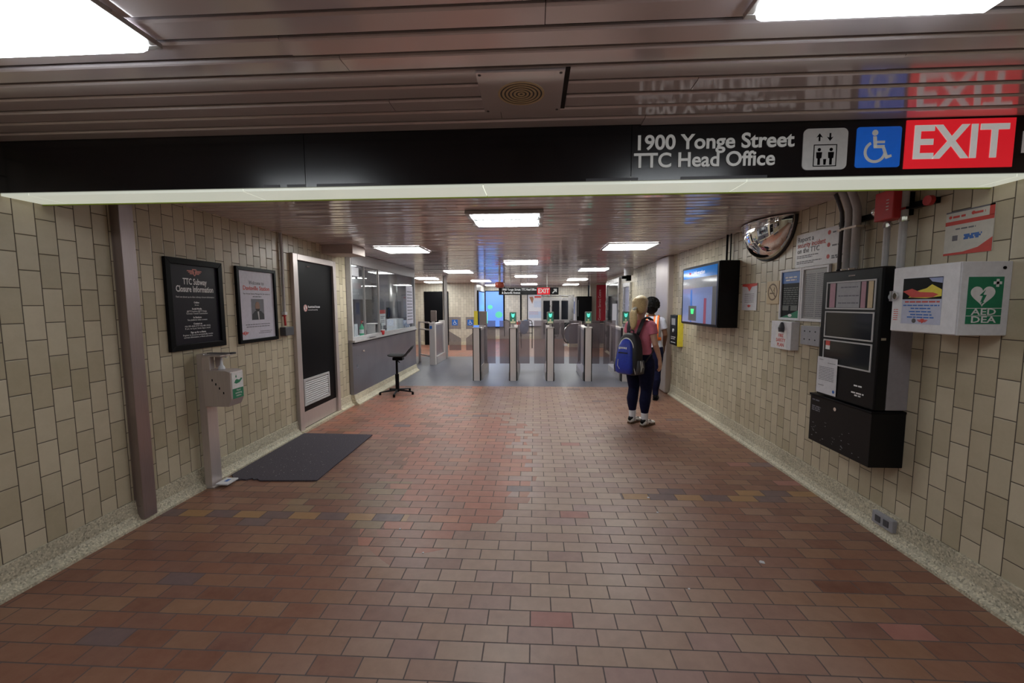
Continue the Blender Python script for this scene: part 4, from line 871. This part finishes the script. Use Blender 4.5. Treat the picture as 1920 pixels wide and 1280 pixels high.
# first aid notice
t, a = wallthing('wall_notice', 'white notice with red bands above the defibrillator cabinet', 'notice', 2.378, 2.64, 1.87)
p = t.part('sheet', MB().box(-a, a, -.005, 0, 0, .248), flat('cream_paper', (.62, .60, .55), .5))
t.part('red_bands', merge([MB().box(-a, a, -.0058, -.005, .17, .192), MB().prism([(a - .025, .248), (a, .248), (a, .19), (a - .025, .19)], -.0058, -.005), MB().prism([(-a, 0), (a, 0), (a, .075), (.06, .03), (-.02, .014), (-a, .012)], -.0058, -.005)]), M['redp'], p); t.part('dark_edge', MB().box(-a, a, -.0058, -.005, .240, .248), M['inkgrey'], p)
t.part('red_print', merge([bars([(-.09, -.02, .215), (.03, .085, .218)], -.005, .012), disc(-.105, .216, .009, .009, -.0056, -.005, 12), disc(.022, .22, .010, .010, -.0056, -.005, 12)]), M['redp'], p); t.part('dark_print', merge([bars([(-.07, .04, .145)], -.005, .008), MB().box(-.085, -.055, -.0056, -.005, .08, .11)]), M['inkgrey'], p); t.part('blue_print', merge([bars([(-.02, .075, .105), (-.015, .07, .095), (-.02, .06, .086)], -.005, .010)]), M['bluep'], p)
# pipes above the panel
pz = .898 + .93
for i, (y, r_, d0, lab) in enumerate(((3.41, .014, .06, 'thin dark conduit, leftmost of the three over the fire panel'), (3.325, .024, .07, 'thick grey conduit, middle of the three over the fire panel'), (3.245, .026, .07, 'thick grey conduit, rightmost of the three over the fire panel'))):
    k = Thing('wall_conduit', lab, 'conduit', (XR, y, pz), RZR, group='conduits over the fire panel')
    zb = -.02 + (0 if i else .0)
    k.part('pipe', MB().tube([(0, -d0, zb + .003), (0, -d0, .40), (0, -d0 - .004, .46), (0, -d0 - .03, .53), (0, -d0 - .06, ZF - pz - .004)], r_, 14), M['dgrey'] if i == 0 else M['lgrey'], smooth=True)
    k.part('coupling', MB().cyl((0, -d0, zb + .002), (0, -d0, .025), r_ * 1.35, 14), M['black'] if i == 0 else M['chrome']); k.part('clamp', MB().box(-r_ * 1.5, r_ * 1.5, -d0 - r_ * 1.2, 0, .315, .33), M['chrome'])
for y, z0, z1, r_, lab in ((2.972, pz - .005, 2.135, .018, 'short grey pipe rising from the fire panel to the red valve box'), (2.85, 1.81, ZF - .003, .021, 'pale straight pipe rising past the red valve box')):
    k = Thing('wall_conduit', lab, 'conduit', (XR, y, z0), RZR, group='conduits over the fire panel')
    k.part('pipe', MB().cyl((0, -.07, .0), (0, -.07, z1 - z0), r_, 16), M['lgrey'], smooth=False); k.part('coupling', MB().cyl((0, -.07, z1 - z0 - .04 if z1 < 2.2 else .30), (0, -.07, z1 - z0 - .01 if z1 < 2.2 else .33), r_ * 1.4, 14), M['chrome'])
    if z1 > 2.2: k.part('clamp', MB().box(-.045, .045, -.10, 0, .37, .385), M['chrome'])
t = Thing('alarm_strobe', 'red alarm box with a round silver bell mounted high by the pipes', 'alarm', (XR, 2.925, 2.135), RZR)
t.part('box', MB().box(-.075, .075, -.14, -.045, 0, .185), M['red'], bevel=.006); t.part('back_plate', MB().box(-.06, .06, -.045, 0, .02, .165), M['black'])
t.part('bell', MB().rings([((-.08, -.10, .075), (0, .035, 0), (0, 0, .035)), ((-.11, -.10, .075), (0, .034, 0), (0, 0, .034)), ((-.125, -.10, .075), (0, .018, 0), (0, 0, .018))], 20), M['chrome'], smooth=True); t.part('slots', MB().box(.02, .04, -.141, -.14, .06, .065).box(.02, .04, -.141, -.14, .08, .085).box(.02, .04, -.141, -.14, .10, .105).box(.02, .04, -.141, -.14, .12, .125), M['whitep'])
t = Thing('strut_rail', 'black horizontal strut rail with a red end behind the pipes', 'rail', (XR, 3.09, 2.19), RZR)
t.part('rail', MB().box(-.38, .40, -.04, 0, 0, .035), M['black']); t.part('red_end', MB().cyl((.385, -.065, .018), (.385, -.04, .018), .03, 14), M['red'])
# baseboard outlet
t = Thing('floor_outlet', 'grey metal double outlet set in the right baseboard', 'outlet', (XR - .012, 2.872, .072), RZR)
t.part('cover_plate', MB().box(-.085, .085, -.032, 0, 0, .085), M['grey'], bevel=.004); t.part('receptacle', MB().box(-.055, -.012, -.036, -.032, .02, .065), M['dgrey'], bevel=.003); t.part('receptacle', MB().box(.012, .055, -.036, -.032, .02, .065), M['dgrey'], bevel=.003)

# ------------------------------------------------------------------ overhead sign box
t = Thing('overhead_sign', 'long black overhead sign box with a red exit panel and lit underside', 'sign', (-.262, YB0, 2.21), 0)
ox = -.262
def X(x): return x - ox
t.part('box_frame', MB().box(X(XL) + .001, X(XR) - .001, .03, YB1 - YB0, .03, ZN - 2.21 + .015), M['black'])
for x0, x1 in ((XL, -1.2), (-1.2, .485), (.485, XR)):
    t.part('face_panel', MB().box(X(x0) + .0015, X(x1) - .0015, 0, .03, .008, ZN - 2.21 + .01), M['blackgloss'])
xs = [XL + .002, -2.77, -1.55, -.265, 1.06, 2.33, XR - .002]
for i in range(6): t.part('underside_diffuser', MB().box(X(xs[i]) + .002, X(xs[i + 1]) - .002, .012, YB1 - YB0 - .012, -.006, .03), M['lampsign'])
t.part('rim_strip', MB().box(X(XL) + .002, X(XR) - .002, YB1 - YB0 - .012, YB1 - YB0, -.012, .0), M['rimgreen'])
for x0, x1 in ((-1.43, -1.34), (-1.30, -1.20), (-1.14, -.80), (.26, .52), (.73, 1.15)): t.part('tape_strip', MB().box(X(x0), X(x1), -.002, 0, .008, .021), M['dgrey'])
t.part('lettering', merge([text_mesh('1900 Yonge Street', .098, X(.497), .184, -.002, 'LEFT', .0020, .755, .004, res=5), text_mesh('TTC Head Office', .098, X(.497), .098, -.002, 'LEFT', .0018, .685, .004, res=5)]), M['signwhite'])
def rr(x0, x1, z0, z1, r, y0, y1):
    P = []
    for cx, cz, q in ((x1 - r, z1 - r, 0), (x0 + r, z1 - r, PI/2), (x0 + r, z0 + r, PI), (x1 - r, z0 + r, 3*PI/2)):
        P += [(cx + r * math.cos(q + PI/2*i/6), cz + r * math.sin(q + PI/2*i/6)) for i in range(7)]
    return MB().prism(P, y0, y1)
p = t.part('elevator_plate', rr(X(1.313), X(1.522), .04, .235, .025, -.004, 0), M['iconwhite']); cx = X(1.418)
m = MB().box(cx - .055, cx + .055, -.005, -.004, .155, .159).box(cx - .055, cx + .055, -.005, -.004, .055, .059).box(cx - .055, cx - .051, -.005, -.004, .059, .155).box(cx + .051, cx + .055, -.005, -.004, .059, .155)
m.prism([(cx - .03, .212), (cx - .045, .192), (cx - .034, .196), (cx - .034, .175), (cx - .026, .175), (cx - .026, .196), (cx - .015, .192)], -.005, -.004); m.prism([(cx + .02, .175), (cx + .035, .195), (cx + .024, .191), (cx + .024, .212), (cx + .016, .212), (cx + .016, .191), (cx + .005, .195)], -.005, -.004)
for q, kx in ((-.028, 1), (.028, -1)):
    m.prism([(cx + q + a_, .135 + b_) for a_, b_ in ((-.014, -.012), (.014, -.012), (.012, -.04), (.006, -.042), (.006, -.072), (-.006, -.072), (-.006, -.042), (-.012, -.04))], -.005, -.004)
    dd = disc(cx + q, .135, .008, .008, -.005, -.004, 12); m.add(dd.v, dd.f)
m.prism([(cx - .007, .09), (cx + .007, .09), (cx + .005, .063), (cx - .005, .063)], -.005, -.004)
t.part('elevator_symbol', m, M['black'], p)
p = t.part('access_plate', rr(X(1.563), X(1.770), .046, .236, .012, -.004, 0), M['blue']); t.part('access_symbol', access_icon(X(1.655), .142, .165, -.004), M['signwhite'], p)
p = t.part('exit_panel', MB().box(X(1.79), X(2.285), -.005, 0, .036, .262), M['exitred']); t.part('exit_lettering', merge([text_mesh('EXIT', .218, X(2.035), .149, -.0055, bold=.0042, width=.43, depth=.003)]), M['exitlet'], p)
t.part('next_letter', MB().box(X(2.325), X(2.345), -.004, 0, .10, .2), M['signwhite'])

# ceiling speaker
t = Thing('ceiling_speaker', 'square metal speaker panel with a round grille in the near ceiling', 'speaker', (-.055, 1.825, ZN), 0)
t.part('panel', MB().box(-.17, .17, -.165, .165, -.012, -.004), M['ceil'], bevel=.002)
gr = MB()
for i in range(1, 7):
    r0 = .016 * i; n = 40
    for j in range(n):
        q0, q1 = 2*PI*j/n, 2*PI*(j+1)/n; gr.prism([(math.cos(q)*r_, math.sin(q)*r_) for q, r_ in ((q0, r0), (q1, r0), (q1, r0 - .009), (q0, r0 - .009))], -.0145, -.012, 'xy')
t.part('grille', gr, M['beige']); t.part('grille_back', MB().cyl((0, 0, -.0128), (0, 0, -.0118), .094, 32), M['dgrey']); t.part('screws', merge([MB().cyl((x, y, -.014), (x, y, -.012), .006, 8) for x in (-.155, .155) for y in (-.15, .15)]), M['dgrey'])
t.part('gap_edge', MB().box(.172, .19, -.165, .165, -.003, .0), M['gap'])

# ------------------------------------------------------------------ ceiling lights
def light(label, x, y, z, mat, drop=.022, tubes=False, w_=.70, d_=.70):
    t = Thing('ceiling_light', label, 'ceiling light', (x, y, z), 0, 'square ceiling lights')
    a, b = w_ / 2, d_ / 2; f = .022
    if tubes:
        t.part('frame', MB().box(-a, a, -b, -b + .035, -.03, -.003).box(-a, a, b - .035, b, -.03, -.003).box(-a, -a + .035, -b + .035, b - .035, -.03, -.003).box(a - .035, a, -b + .035, b - .035, -.03, -.003), M['lgrey'])
        t.part('reflector', MB().box(-a + .03, a - .03, -b + .03, b - .03, -.010, -.004), flat('fixture_pan_grey', (.22, .24, .25), .6, spec=.1))
        for y_ in (-.165, .165): t.part('fluorescent_tube', MB().rings([((-a + .05, y_, -.026), (0, .065, 0), (0, 0, .013)), ((a - .05, y_, -.026), (0, .065, 0), (0, 0, .013))], 14), mat, smooth=True)
    else:
        t.part('frame', MB().box(-a, a, -b, -b + f, -.02, -.003).box(-a, a, b - f, b, -.02, -.003).box(-a, -a + f, -b + f, b - f, -.02, -.003).box(a - f, a, -b + f, b - f, -.02, -.003), M['steelx'], bevel=.002)
        m = MB(); P = [(1, -.004), (.985, -drop * .75), (.955, -drop)]
        vs = []
        for q, zz_ in P: vs += [(-(a - f) * q, -(b - f) * q, zz_), ((a - f) * q, -(b - f) * q, zz_), ((a - f) * q, (b - f) * q, zz_), (-(a - f) * q, (b - f) * q, zz_)]
        m.add(vs, [(4*i + j, 4*i + (j+1) % 4, 4*i + 4 + (j+1) % 4, 4*i + 4 + j) for i in range(2) for j in range(4)] + [(8, 9, 10, 11), (3, 2, 1, 0)])
        t.part('diffuser', m, mat, bevel=.004)
    return t
F, N_ = M['lampfar'], M['lampnear']
light('big square ceiling light at the top left corner of the view', -1.605, 1.085, ZN, N_, .05)
light('big square ceiling light at the top right above the exit panel', .985, 1.05, ZN, N_, .05)
light('added unseen ceiling light behind the viewer, filling the left side', -1.645, -1.6, ZN, M['lampbackfill'], .05); light('added unseen ceiling light behind the viewer, filling the right side', .985, -1.6, ZN, M['lampbackfill'], .05)  # unseen lamps added to brighten the near end of the hall
light('nearest middle ceiling light with two bare bright tubes showing', -.27, 4.13, ZF, flat('lit_tube', (.9, .9, .9), .3, emit=LAMP_FAR * 1.5, ecol=(.96, 1, 1), vary=.01), tubes=True)
rows = [(-1.97, 6.30, 'left column ceiling light nearest the black door bulkhead'), (1.36, 6.22, 'right column ceiling light nearest the information screen'),
        (-.26, 8.45, 'middle column ceiling light just over the row of fare gates'), (-1.92, 10.7, 'left column ceiling light beyond the end of the booth'),
        (1.42, 10.35, 'right column ceiling light near the hanging white camera'), (-3.42, 13.3, 'far left ceiling light seen past the end of the booth'),
        (-1.90, 15.0, 'left column ceiling light just before the far tiled wall'), (1.45, 14.5, 'right column ceiling light over the smoked barrier panel'),
        (-.25, 12.6, 'middle column ceiling light over the hanging exit sign'), (-3.72, 15.6, 'farthest left ceiling light before the black far door'),
        (-.22, 17.6, 'farthest middle ceiling light before the white far poster'), (-1.80, 18.4, 'ceiling light directly before the blue map screen'), (1.55, 18.2, 'ceiling light directly before the steel exit doors')]
for x, y, lab in rows: light(lab, x, y, ZF, F)
light('ceiling light inside the ticket booth above its shelves', -3.9, 8.4, ZF, F)

# ------------------------------------------------------------------ people
def solidify(parts, voxel, name, mat, parent, smooth=6, label=None):
    m = merge(parts); me = bpy.data.meshes.new('tmp'); me.from_pydata(m.v, [], m.f)
    bm = bmesh.new(); bm.from_mesh(me); bmesh.ops.recalc_face_normals(bm, faces=bm.faces); bm.to_mesh(me); bm.free()
    o = bpy.data.objects.new('tmp', me); COL.objects.link(o)
    r = o.modifiers.new('r', 'REMESH'); r.mode = 'VOXEL'; r.voxel_size = voxel
    if smooth: s_ = o.modifiers.new('s', 'SMOOTH'); s_.factor = .5; s_.iterations = smooth
    dg = bpy.context.evaluated_depsgraph_get(); dg.update(); out = bpy.data.meshes.new_from_object(o.evaluated_get(dg))
    COL.objects.unlink(o); bpy.data.objects.remove(o)
    q = mesh_obj(name, out, mat, parent, smooth=True)
    if label: q['label'] = label
    return q
def limb(pts, n=14):   # pts: (x,y,z,r[,ry])
    P = [Vector(p[:3]) for p in pts]; R = []; prev = None
    for i, p in enumerate(pts):
        d = (P[min(i+1, len(P)-1)] - P[max(i-1, 0)]).normalized()
        a = Vector((1, 0, 0)); a = (a - d * a.dot(d)).normalized() if abs(d.x) < .9 else d.orthogonal().normalized(); b = d.cross(a)
        R.append((P[i], a * p[3], b * (p[4] if len(p) > 4 else p[3])))
    return MB().rings(R, n)
def hand(wx, wy, wz, sg, fwd):
    """relaxed hand hanging from a wrist: palm and five curled fingers; sg +1 right, -1 left"""
    parts = [limb([(wx, wy, wz + .02, .022, .028), (wx, wy + .005 * fwd, wz - .03, .016, .036), (wx, wy + .012, wz - .08, .014, .040), (wx, wy + .015, wz - .10, .010, .036)], 12)]
    for i, (o, l) in enumerate(((.030, .070), (.011, .080), (-.009, .075), (-.027, .058))):
        y = wy + .014 + o; c = -sg
        parts.append(limb([(wx, y, wz - .09, .0085), (wx + c * .004, y + .003, wz - .09 - l * .45, .0085), (wx + c * .016, y + .004, wz - .09 - l * .8, .0078), (wx + c * .030, y + .004, wz - .09 - l, .0065)], 8))
    parts.append(limb([(wx - sg * .006, wy + .030, wz - .03, .012), (wx - sg * .012, wy + .055, wz - .058, .0105), (wx - sg * .014, wy + .062, wz - .085, .009), (wx - sg * .014, wy + .060, wz - .105, .007)], 8))
    return parts
def head_parts(z0, tilt=0):
    H_ = []
    c = z0 + .125     # centre of a 0.235 tall head
    rings_ = [(-.115, .015, .026, .022), (-.105, .022, .040, .036), (-.08, .020, .055, .062), (-.05, .012, .064, .080), (-.01, .0, .071, .092), (.03, -.004, .075, .097), (.07, -.006, .072, .092), (.10, -.006, .055, .070), (.117, -.006, .025, .032)]
    H_.append(MB().rings([((0, y, c + z), (rx, 0, 0), (0, ry, 0)) for z, y, rx, ry in rings_], 24))
    H_.append(MB().ell((0, .098, c - .022), (.013, .018, .016), 12, 8)); H_.append(limb([(0, .09, c + .015, .008), (0, .103, c - .02, .012)], 8))
    H_.append(MB().ell((0, .083, c - .065), (.024, .012, .010), 12, 8)); H_.append(MB().ell((0, .075, c - .098), (.018, .014, .014), 12, 8))
    for s_ in (-1, 1): H_.append(MB().ell((s_ * .076, -.008, c - .015), (.010, .020, .032), 10, 8)); H_.append(MB().ell((s_ * .03, .082, c + .022), (.022, .010, .007), 10, 6))
    return H_, c
def person(label, loc, rz, k, skin, arms):
    t = Thing('person', label, 'person', loc, rz); P = []
    tor = [(.80, 0, .10, .07), (.84, 0, .155, .11), (.90, -.008, .172, .122), (.96, -.005, .160, .112), (1.05, .0, .132, .094), (1.12, .0, .135, .097), (1.20, .004, .150, .106), (1.28, .002, .158, .104), (1.34, -.004, .150, .088), (1.385, -.008, .115, .068), (1.41, -.008, .065, .055), (1.45, -.004, .050, .052), (1.50, .006, .047, .050)]
    P.append(MB().rings([((0, y, z * k), (rx, 0, 0), (0, ry, 0)) for z, y, rx, ry in tor], 24))
    legs = []
    for s_ in (-1, 1):
        L_ = [(s_*.088, 0, .90*k, .092, .106), (s_*.096, .0, .80*k, .098, .108), (s_*.098, .005, .68*k, .090, .098), (s_*.098, .012, .56*k, .074, .082), (s_*.098, .016, .485*k, .062, .068), (s_*.098, .0, .41*k, .060, .068), (s_*.098, -.014, .34*k, .064, .072), (s_*.098, -.014, .26*k, .052, .058), (s_*.096, -.008, .17*k, .035, .038), (s_*.096, -.008, .08*k, .034, .040), (s_*.096, .0, .035, .036, .05)]
        legs.append(L_); P.append(limb(L_, 16)); P.append(MB().ell((s_*.097, .06, .035), (.038, .125, .028), 14, 8))
    for s_, (el, wr) in zip((-1, 1), arms):
        sh = (s_ * .165, -.005, 1.352 * k); P.append(MB().ell((s_ * .150, -.005, 1.345 * k), (.058, .056, .056), 14, 10))
        P.append(limb([(*sh, .050), ((sh[0]+el[0])/2, (sh[1]+el[1])/2, (sh[2]+el[2])/2, .044), (*el, .037), ((el[0]+wr[0])/2, (el[1]+wr[1])/2, (el[2]+wr[2])/2 + .01, .034), (*wr, .024, .027)], 14)); P += hand(*wr, s_, 1)
    hp, c = head_parts(1.465 * k); P += hp
    solidify(P, .0075, 'body', skin, t.o, 3)
    for s_ in (-1, 1): t.part('eye', MB().ell((s_ * .030, .084, c + .005), (.012, .007, .006), 10, 6), M['eye'], smooth=True)
    t.part('mouth', MB().ell((0, .0945, c - .066), (.020, .003, .003), 10, 6), M['redp'], smooth=True)
    return t, tor, legs, c
def shirt(t, tor, k, z0, z1, arms, mat, name='shirt', f=.5, grow=.014):
    R = [(z, y, rx, ry) for z, y, rx, ry in tor if z0 <= z <= z1]
    P = [MB().rings([((0, y, z * k), (rx + grow, 0, 0), (0, ry + grow, 0)) for z, y, rx, ry in R], 24)]
    for s_, (el, wr) in zip((-1, 1), arms):
        sh = Vector((s_ * .165, -.005, 1.352 * k)); e = Vector(el); q = sh.lerp(e, f)
        P.append(MB().ell((s_ * .148, -.005, 1.345 * k), (.070, .066, .062), 14, 10)); P.append(limb([(*sh, .062), (*sh.lerp(e, f * .5), .061), (*q, .060)], 14))
    return solidify(P, .009, name, mat, t.o, 4)
def trousers(t, tor, legs, k, z0, mat, name, grow=.008, top=.98):
    R = [(z, y, rx, ry) for z, y, rx, ry in tor if z <= top]
    P = [MB().rings([((0, y, z * k), (rx + grow, 0, 0), (0, ry + grow, 0)) for z, y, rx, ry in R], 24)]
    for L_ in legs: P.append(limb([(x, y, z, a + grow, b + grow) for x, y, z, a, b in L_ if z >= z0], 16))
    return solidify(P, .009, name, mat, t.o, 4)
def shoes(t, k, upper, sole, stripes=None):
    for s_ in (-1, 1):
        x = s_ * .097
        R = [((x, -.065, .045), (.028, 0, 0), (0, 0, .028)), ((x, -.045, .058), (.038, 0, 0), (0, 0, .045)), ((x, .0, .058), (.041, 0, 0), (0, 0, .045)), ((x, .05, .050), (.042, 0, 0), (0, 0, .036)), ((x, .11, .038), (.046, 0, 0), (0, 0, .026)), ((x, .165, .033), (.040, 0, 0), (0, 0, .020)), ((x, .195, .028), (.020, 0, 0), (0, 0, .010))]
        o = t.part('shoe', MB().rings(R, 18), upper, smooth=True)
        t.part('sole', MB().prism([(x + a, y) for a, y in ((-.03, -.075), (.03, -.075), (.043, -.03), (.041, .04), (.048, .11), (.036, .175), (.012, .205), (-.012, .205), (-.036, .175), (-.048, .11), (-.041, .04), (-.043, -.03))], 0, .022, 'xy'), sole, o)
        if stripes:
            for sd in (-1, 1):
                m = MB()
                for i in range(3):
                    y = .035 + i * .026; m.add([(x + sd * .0445, y, .030), (x + sd * .0445, y + .012, .030), (x + sd * .034, y - .008, .082), (x + sd * .034, y - .020, .082), (x + sd * .041, y, .030), (x + sd * .041, y + .012, .030), (x + sd * .030, y - .008, .082), (x + sd * .030, y - .020, .082)], [(0,1,2,3),(7,6,5,4),(0,4,5,1),(1,5,6,2),(2,6,7,3),(3,7,4,0)])
                t.part('side_stripes', m, stripes, o)
            t.part('heel_tab', MB().rings([((x, -.070, .060), (.024, 0, 0), (0, 0, .018)), ((x, -.048, .078), (.036, 0, 0), (0, 0, .026)), ((x, -.035, .088), (.037, 0, 0), (0, 0, .020))], 14), stripes, o, smooth=True)

# woman with the backpack
WX, WY, WR, K = 1.385, 5.54, -math.radians(50), .985
armsW = [((-.215, -.02, 1.09), (-.185, .13, .90)), ((.225, -.005, 1.085), (.205, .13, .885))]
t, tor, legs, hc = person('person in a pink t-shirt and navy leggings wearing a blue backpack, seen from behind', (WX, WY, 0), WR, K, M['skin'], armsW)
shirt(t, tor, K, .93, 1.412, armsW, M['pink'], 't_shirt', .50, .016); trousers(t, tor, legs, K, .16, M['navy'], 'leggings')
for L_ in legs: t.part('sock', limb([(x, y, z, a + .008, b + .008) for x, y, z, a, b in ((L_[0][0], 0, 0, 0, 0),) if False] or [(L_[8][0], L_[8][1], .23, .042, .046), (L_[8][0], L_[8][1], .17, .046, .050), (L_[9][0], L_[9][1], .09, .042, .048), (L_[9][0], 0, .05, .042, .05)], 16), M['sock'], smooth=True)
shoes(t, K, M['shoew'], M['gum'], M['black'])
hp = [MB().rings([((0, y, hc + z), (rx, 0, 0), (0, ry, 0)) for z, y, rx, ry in ((-.10, -.055, .045, .030), (-.075, -.050, .078, .056), (-.03, -.040, .094, .084), (.02, -.030, .102, .100), (.065, -.022, .098, .106), (.10, -.016, .078, .088), (.128, -.012, .045, .052), (.136, -.012, .016, .02))], 24)]
solidify(hp, .006, 'hair', M['blond'], t.o, 4)
t.part('ponytail', MB().rings([((0, -.120, hc - .025), (.022, 0, 0), (0, .012, .018)), ((0, -.150, hc - .045), (.036, 0, 0), (0, .024, .02)), ((.002, -.162, hc - .10), (.054, 0, 0), (0, .034, .0)), ((.004, -.162, hc - .18), (.056, 0, 0), (0, .034, .0)), ((.0, -.158, hc - .25), (.042, 0, 0), (0, .026, .0)), ((-.004, -.152, hc - .31), (.012, 0, 0), (0, .010, .0))], 20), M['blond'], smooth=True)
t.part('hair_tie', MB().rings([((0, -.126, hc - .022), (.026, 0, 0), (0, .013, .022)), ((0, -.140, hc - .032), (.029, 0, 0), (0, .015, .023))], 16), M['cord'], smooth=True)
# backpack, leaning a little
b = Thing('backpack', 'blue and black backpack with white piping worn by the person in pink', 'backpack', (WX + math.sin(WR) * .145, WY - math.cos(WR) * .145, .70), WR)
def rb(R, n=28):   # superellipse rings
    m = MB(); vs = []
    for cx, cy, z, rx, ry in R:
        for i in range(n):
            q = 2*PI*i/n; c, s_ = math.cos(q), math.sin(q); vs.append((cx + rx * math.copysign(abs(c)**.6, c), cy + ry * math.copysign(abs(s_)**.6, s_), z))
    fs = [(j*n + i, j*n + (i+1) % n, (j+1)*n + (i+1) % n, (j+1)*n + i) for j in range(len(R) - 1) for i in range(n)] + [tuple(range(n - 1, -1, -1)), tuple(range((len(R)-1)*n, len(R)*n))]
    return m.add(vs, fs)
bd = b.part('bag_body', rb([(0, -.075, .0, .12, .07), (0, -.085, .02, .165, .095), (0, -.09, .10, .175, .10), (0, -.085, .22, .172, .10), (0, -.075, .34, .160, .09), (0, -.065, .44, .135, .075), (0, -.055, .50, .100, .055), (0, -.05, .525, .06, .03)]), M['bagblack'], smooth=True)
pk = b.part('front_pocket', rb([(0, -.155, .015, .10, .045), (0, -.175, .04, .125, .052), (0, -.180, .14, .125, .05), (0, -.165, .26, .115, .05), (0, -.150, .36, .100, .045), (0, -.13, .43, .07, .035), (0, -.12, .455, .03, .015)]), M['bagblue'], smooth=True)
pip = []
for i in range(17):
    q = PI * i / 16; pip.append((.118 * math.cos(q), -.150 + .01 * math.sin(q), .30 + .165 * math.sin(q)))
pip = [(.150, -.150, .02), (.140, -.165, .10), (.130, -.165, .20)] + pip + [(-.130, -.165, .20), (-.140, -.165, .10), (-.150, -.150, .02)]
b.part('piping', MB().tube(pip, .006, 8), M['cord'], smooth=True); b.part('pocket_flap', MB().box(-.07, .07, -.215, -.19, .275, .29), M['bagblack'], bevel=.004)
b.part('word_mark', merge([MB().box(-.075 + i*.026, -.056 + i*.026, -.2, -.194, .325, .355) for i in range(5)]), M['whitep'])
b.part('zip_line', MB().tube([(-.06, -.228, .20), (-.065, -.232, .12), (-.03, -.234, .08)], .004, 6), M['cord'])
for s_ in (-1, 1):
    b.part('side_pocket', rb([(s_*.165, -.085, .02, .025, .07), (s_*.178, -.085, .10, .022, .07), (s_*.172, -.08, .19, .018, .06)], 16), M['dgrey'], smooth=True); b.part('side_cord', MB().tube([(s_*.196, -.115, .19), (s_*.205, -.11, .11), (s_*.196, -.105, .05), (s_*.203, -.085, .11), (s_*.193, -.08, .18), (s_*.2, -.06, .1)], .004, 6), M['cord'])
    b.part('shoulder_strap', MB().rings([((s_*.06, -.02, .47), (.028, 0, 0), (0, .008, .008)), ((s_*.085, .005, .58), (.030, 0, 0), (0, .010, .008)), ((s_*.105, .055, .70), (.030, 0, 0), (0, .012, .008)), ((s_*.108, .13, .725), (.030, 0, 0), (0, .0, .012)), ((s_*.11, .215, .69), (.030, 0, 0), (0, .012, .008)), ((s_*.12, .262, .58), (.028, 0, 0), (0, .010, .0)), ((s_*.145, .262, .44), (.022, 0, 0), (0, .008, .0)), ((s_*.170, .17, .28), (.012, 0, 0), (0, .012, .0)), ((s_*.165, .02, .16), (.010, 0, 0), (0, .014, .0))], 12), M['bagblack'], smooth=True)
b.part('grab_loop', MB().tube([(-.03, -.045, .515), (-.03, -.04, .55), (0, -.038, .565), (.03, -.04, .55), (.03, -.045, .515)], .008, 8), M['bagblack'], smooth=True)

# second person, mostly hidden behind her
armsM = [((-.225, .0, 1.09), (-.20, .15, .92)), ((.225, .0, 1.09), (.205, .15, .90))]
K2 = .985
t, tor, legs, hc = person('person with black curly hair, pale shirt and orange reflective straps, beside the steel column', (1.93, 7.05, 0), -math.radians(20), K2, M['skin2'], armsM)
shirt(t, tor, K2, .86, 1.412, armsM, M['shirtw'], 'shirt', .62, .02); trousers(t, tor, legs, K2, .06, M['navy'], 'trousers', .014, .93); shoes(t, K2, M['black'], M['black'])
hp = [MB().ell((0, -.022, hc + .035), (.112, .120, .112), 20, 14), MB().ell((0, -.050, hc - .04), (.108, .085, .10), 18, 10)]
r = random.Random(4)
for i in range(60):
    q, f = r.uniform(0, 2*PI), r.uniform(-.7, 1.3); x, y = math.cos(q) * math.cos(f), math.sin(q) * math.cos(f)
    if y > .45 and f < .6: continue
    hp.append(MB().ell((x * .115, y * .122 - .022, hc + .015 + math.sin(f) * .115), (.024, .024, .024), 8, 6))
solidify(hp, .007, 'hair', M['bhair'], t.o, 1)
for s_ in (-1, 1):
    vest = lambda wd, g: MB().rings([((s_*.085, -.118 - g, 1.0), (wd, 0, 0), (0, .004, 0)), ((s_*.085, -.135 - g, 1.18), (wd, 0, 0), (0, .004, 0)), ((s_*.085, -.132 - g, 1.30), (wd, 0, 0), (0, .004, .002)), ((s_*.088, -.085 - g, 1.385 + g), (wd, 0, 0), (0, .004, .004)), ((s_*.09, .0, 1.408 + g), (wd, 0, 0), (0, 0, .004)), ((s_*.09, .085 + g, 1.37), (wd, 0, 0), (0, .004, .002)), ((s_*.085, .135 + g, 1.26), (wd, 0, 0), (0, .004, 0)), ((s_*.085, .125 + g, 1.0), (wd, 0, 0), (0, .004, 0))], 12)
    o = t.part('reflective_strap', vest(.042, 0), M['orange'], smooth=True); t.part('silver_stripe', vest(.014, .004), M['sock'], o, smooth=True)
t.part('reflective_belt', MB().rings([((0, .0, 1.00), (.168, 0, 0), (0, .128, 0)), ((0, .0, 1.05), (.160, 0, 0), (0, .122, 0))], 28), M['orange'], smooth=True)

# ------------------------------------------------------------------ litter specks
for i, (x, y, s_, lab) in enumerate(((.942, 3.395, .010, 'tiny pale paper scrap by the ochre and plum bricks at right'), (1.408, 2.544, .016, 'largest pale scrap on the dark right floor'), (.945, 3.147, .008, 'tiny scrap just in front of the red bricks at right'), (-.96, 2.821, .007, 'tiny pale scrap by the ochre brick row at left'), (.869, 2.273, .006, 'tiny scrap on the brown bricks at centre right'), (-.718, 2.544, .006, 'tiny scrap on the grey bricks at centre left'))):
    solo('paper_scrap', MB().prism([(-s_, -s_*.6), (s_*.7, -s_), (s_, s_*.5), (-.2*s_, s_), (-s_*.9, s_*.3)], .0006, .004, 'xy'), M['paper'], lab, 'litter', (x, y, 0), group='litter specks on the brick floor')
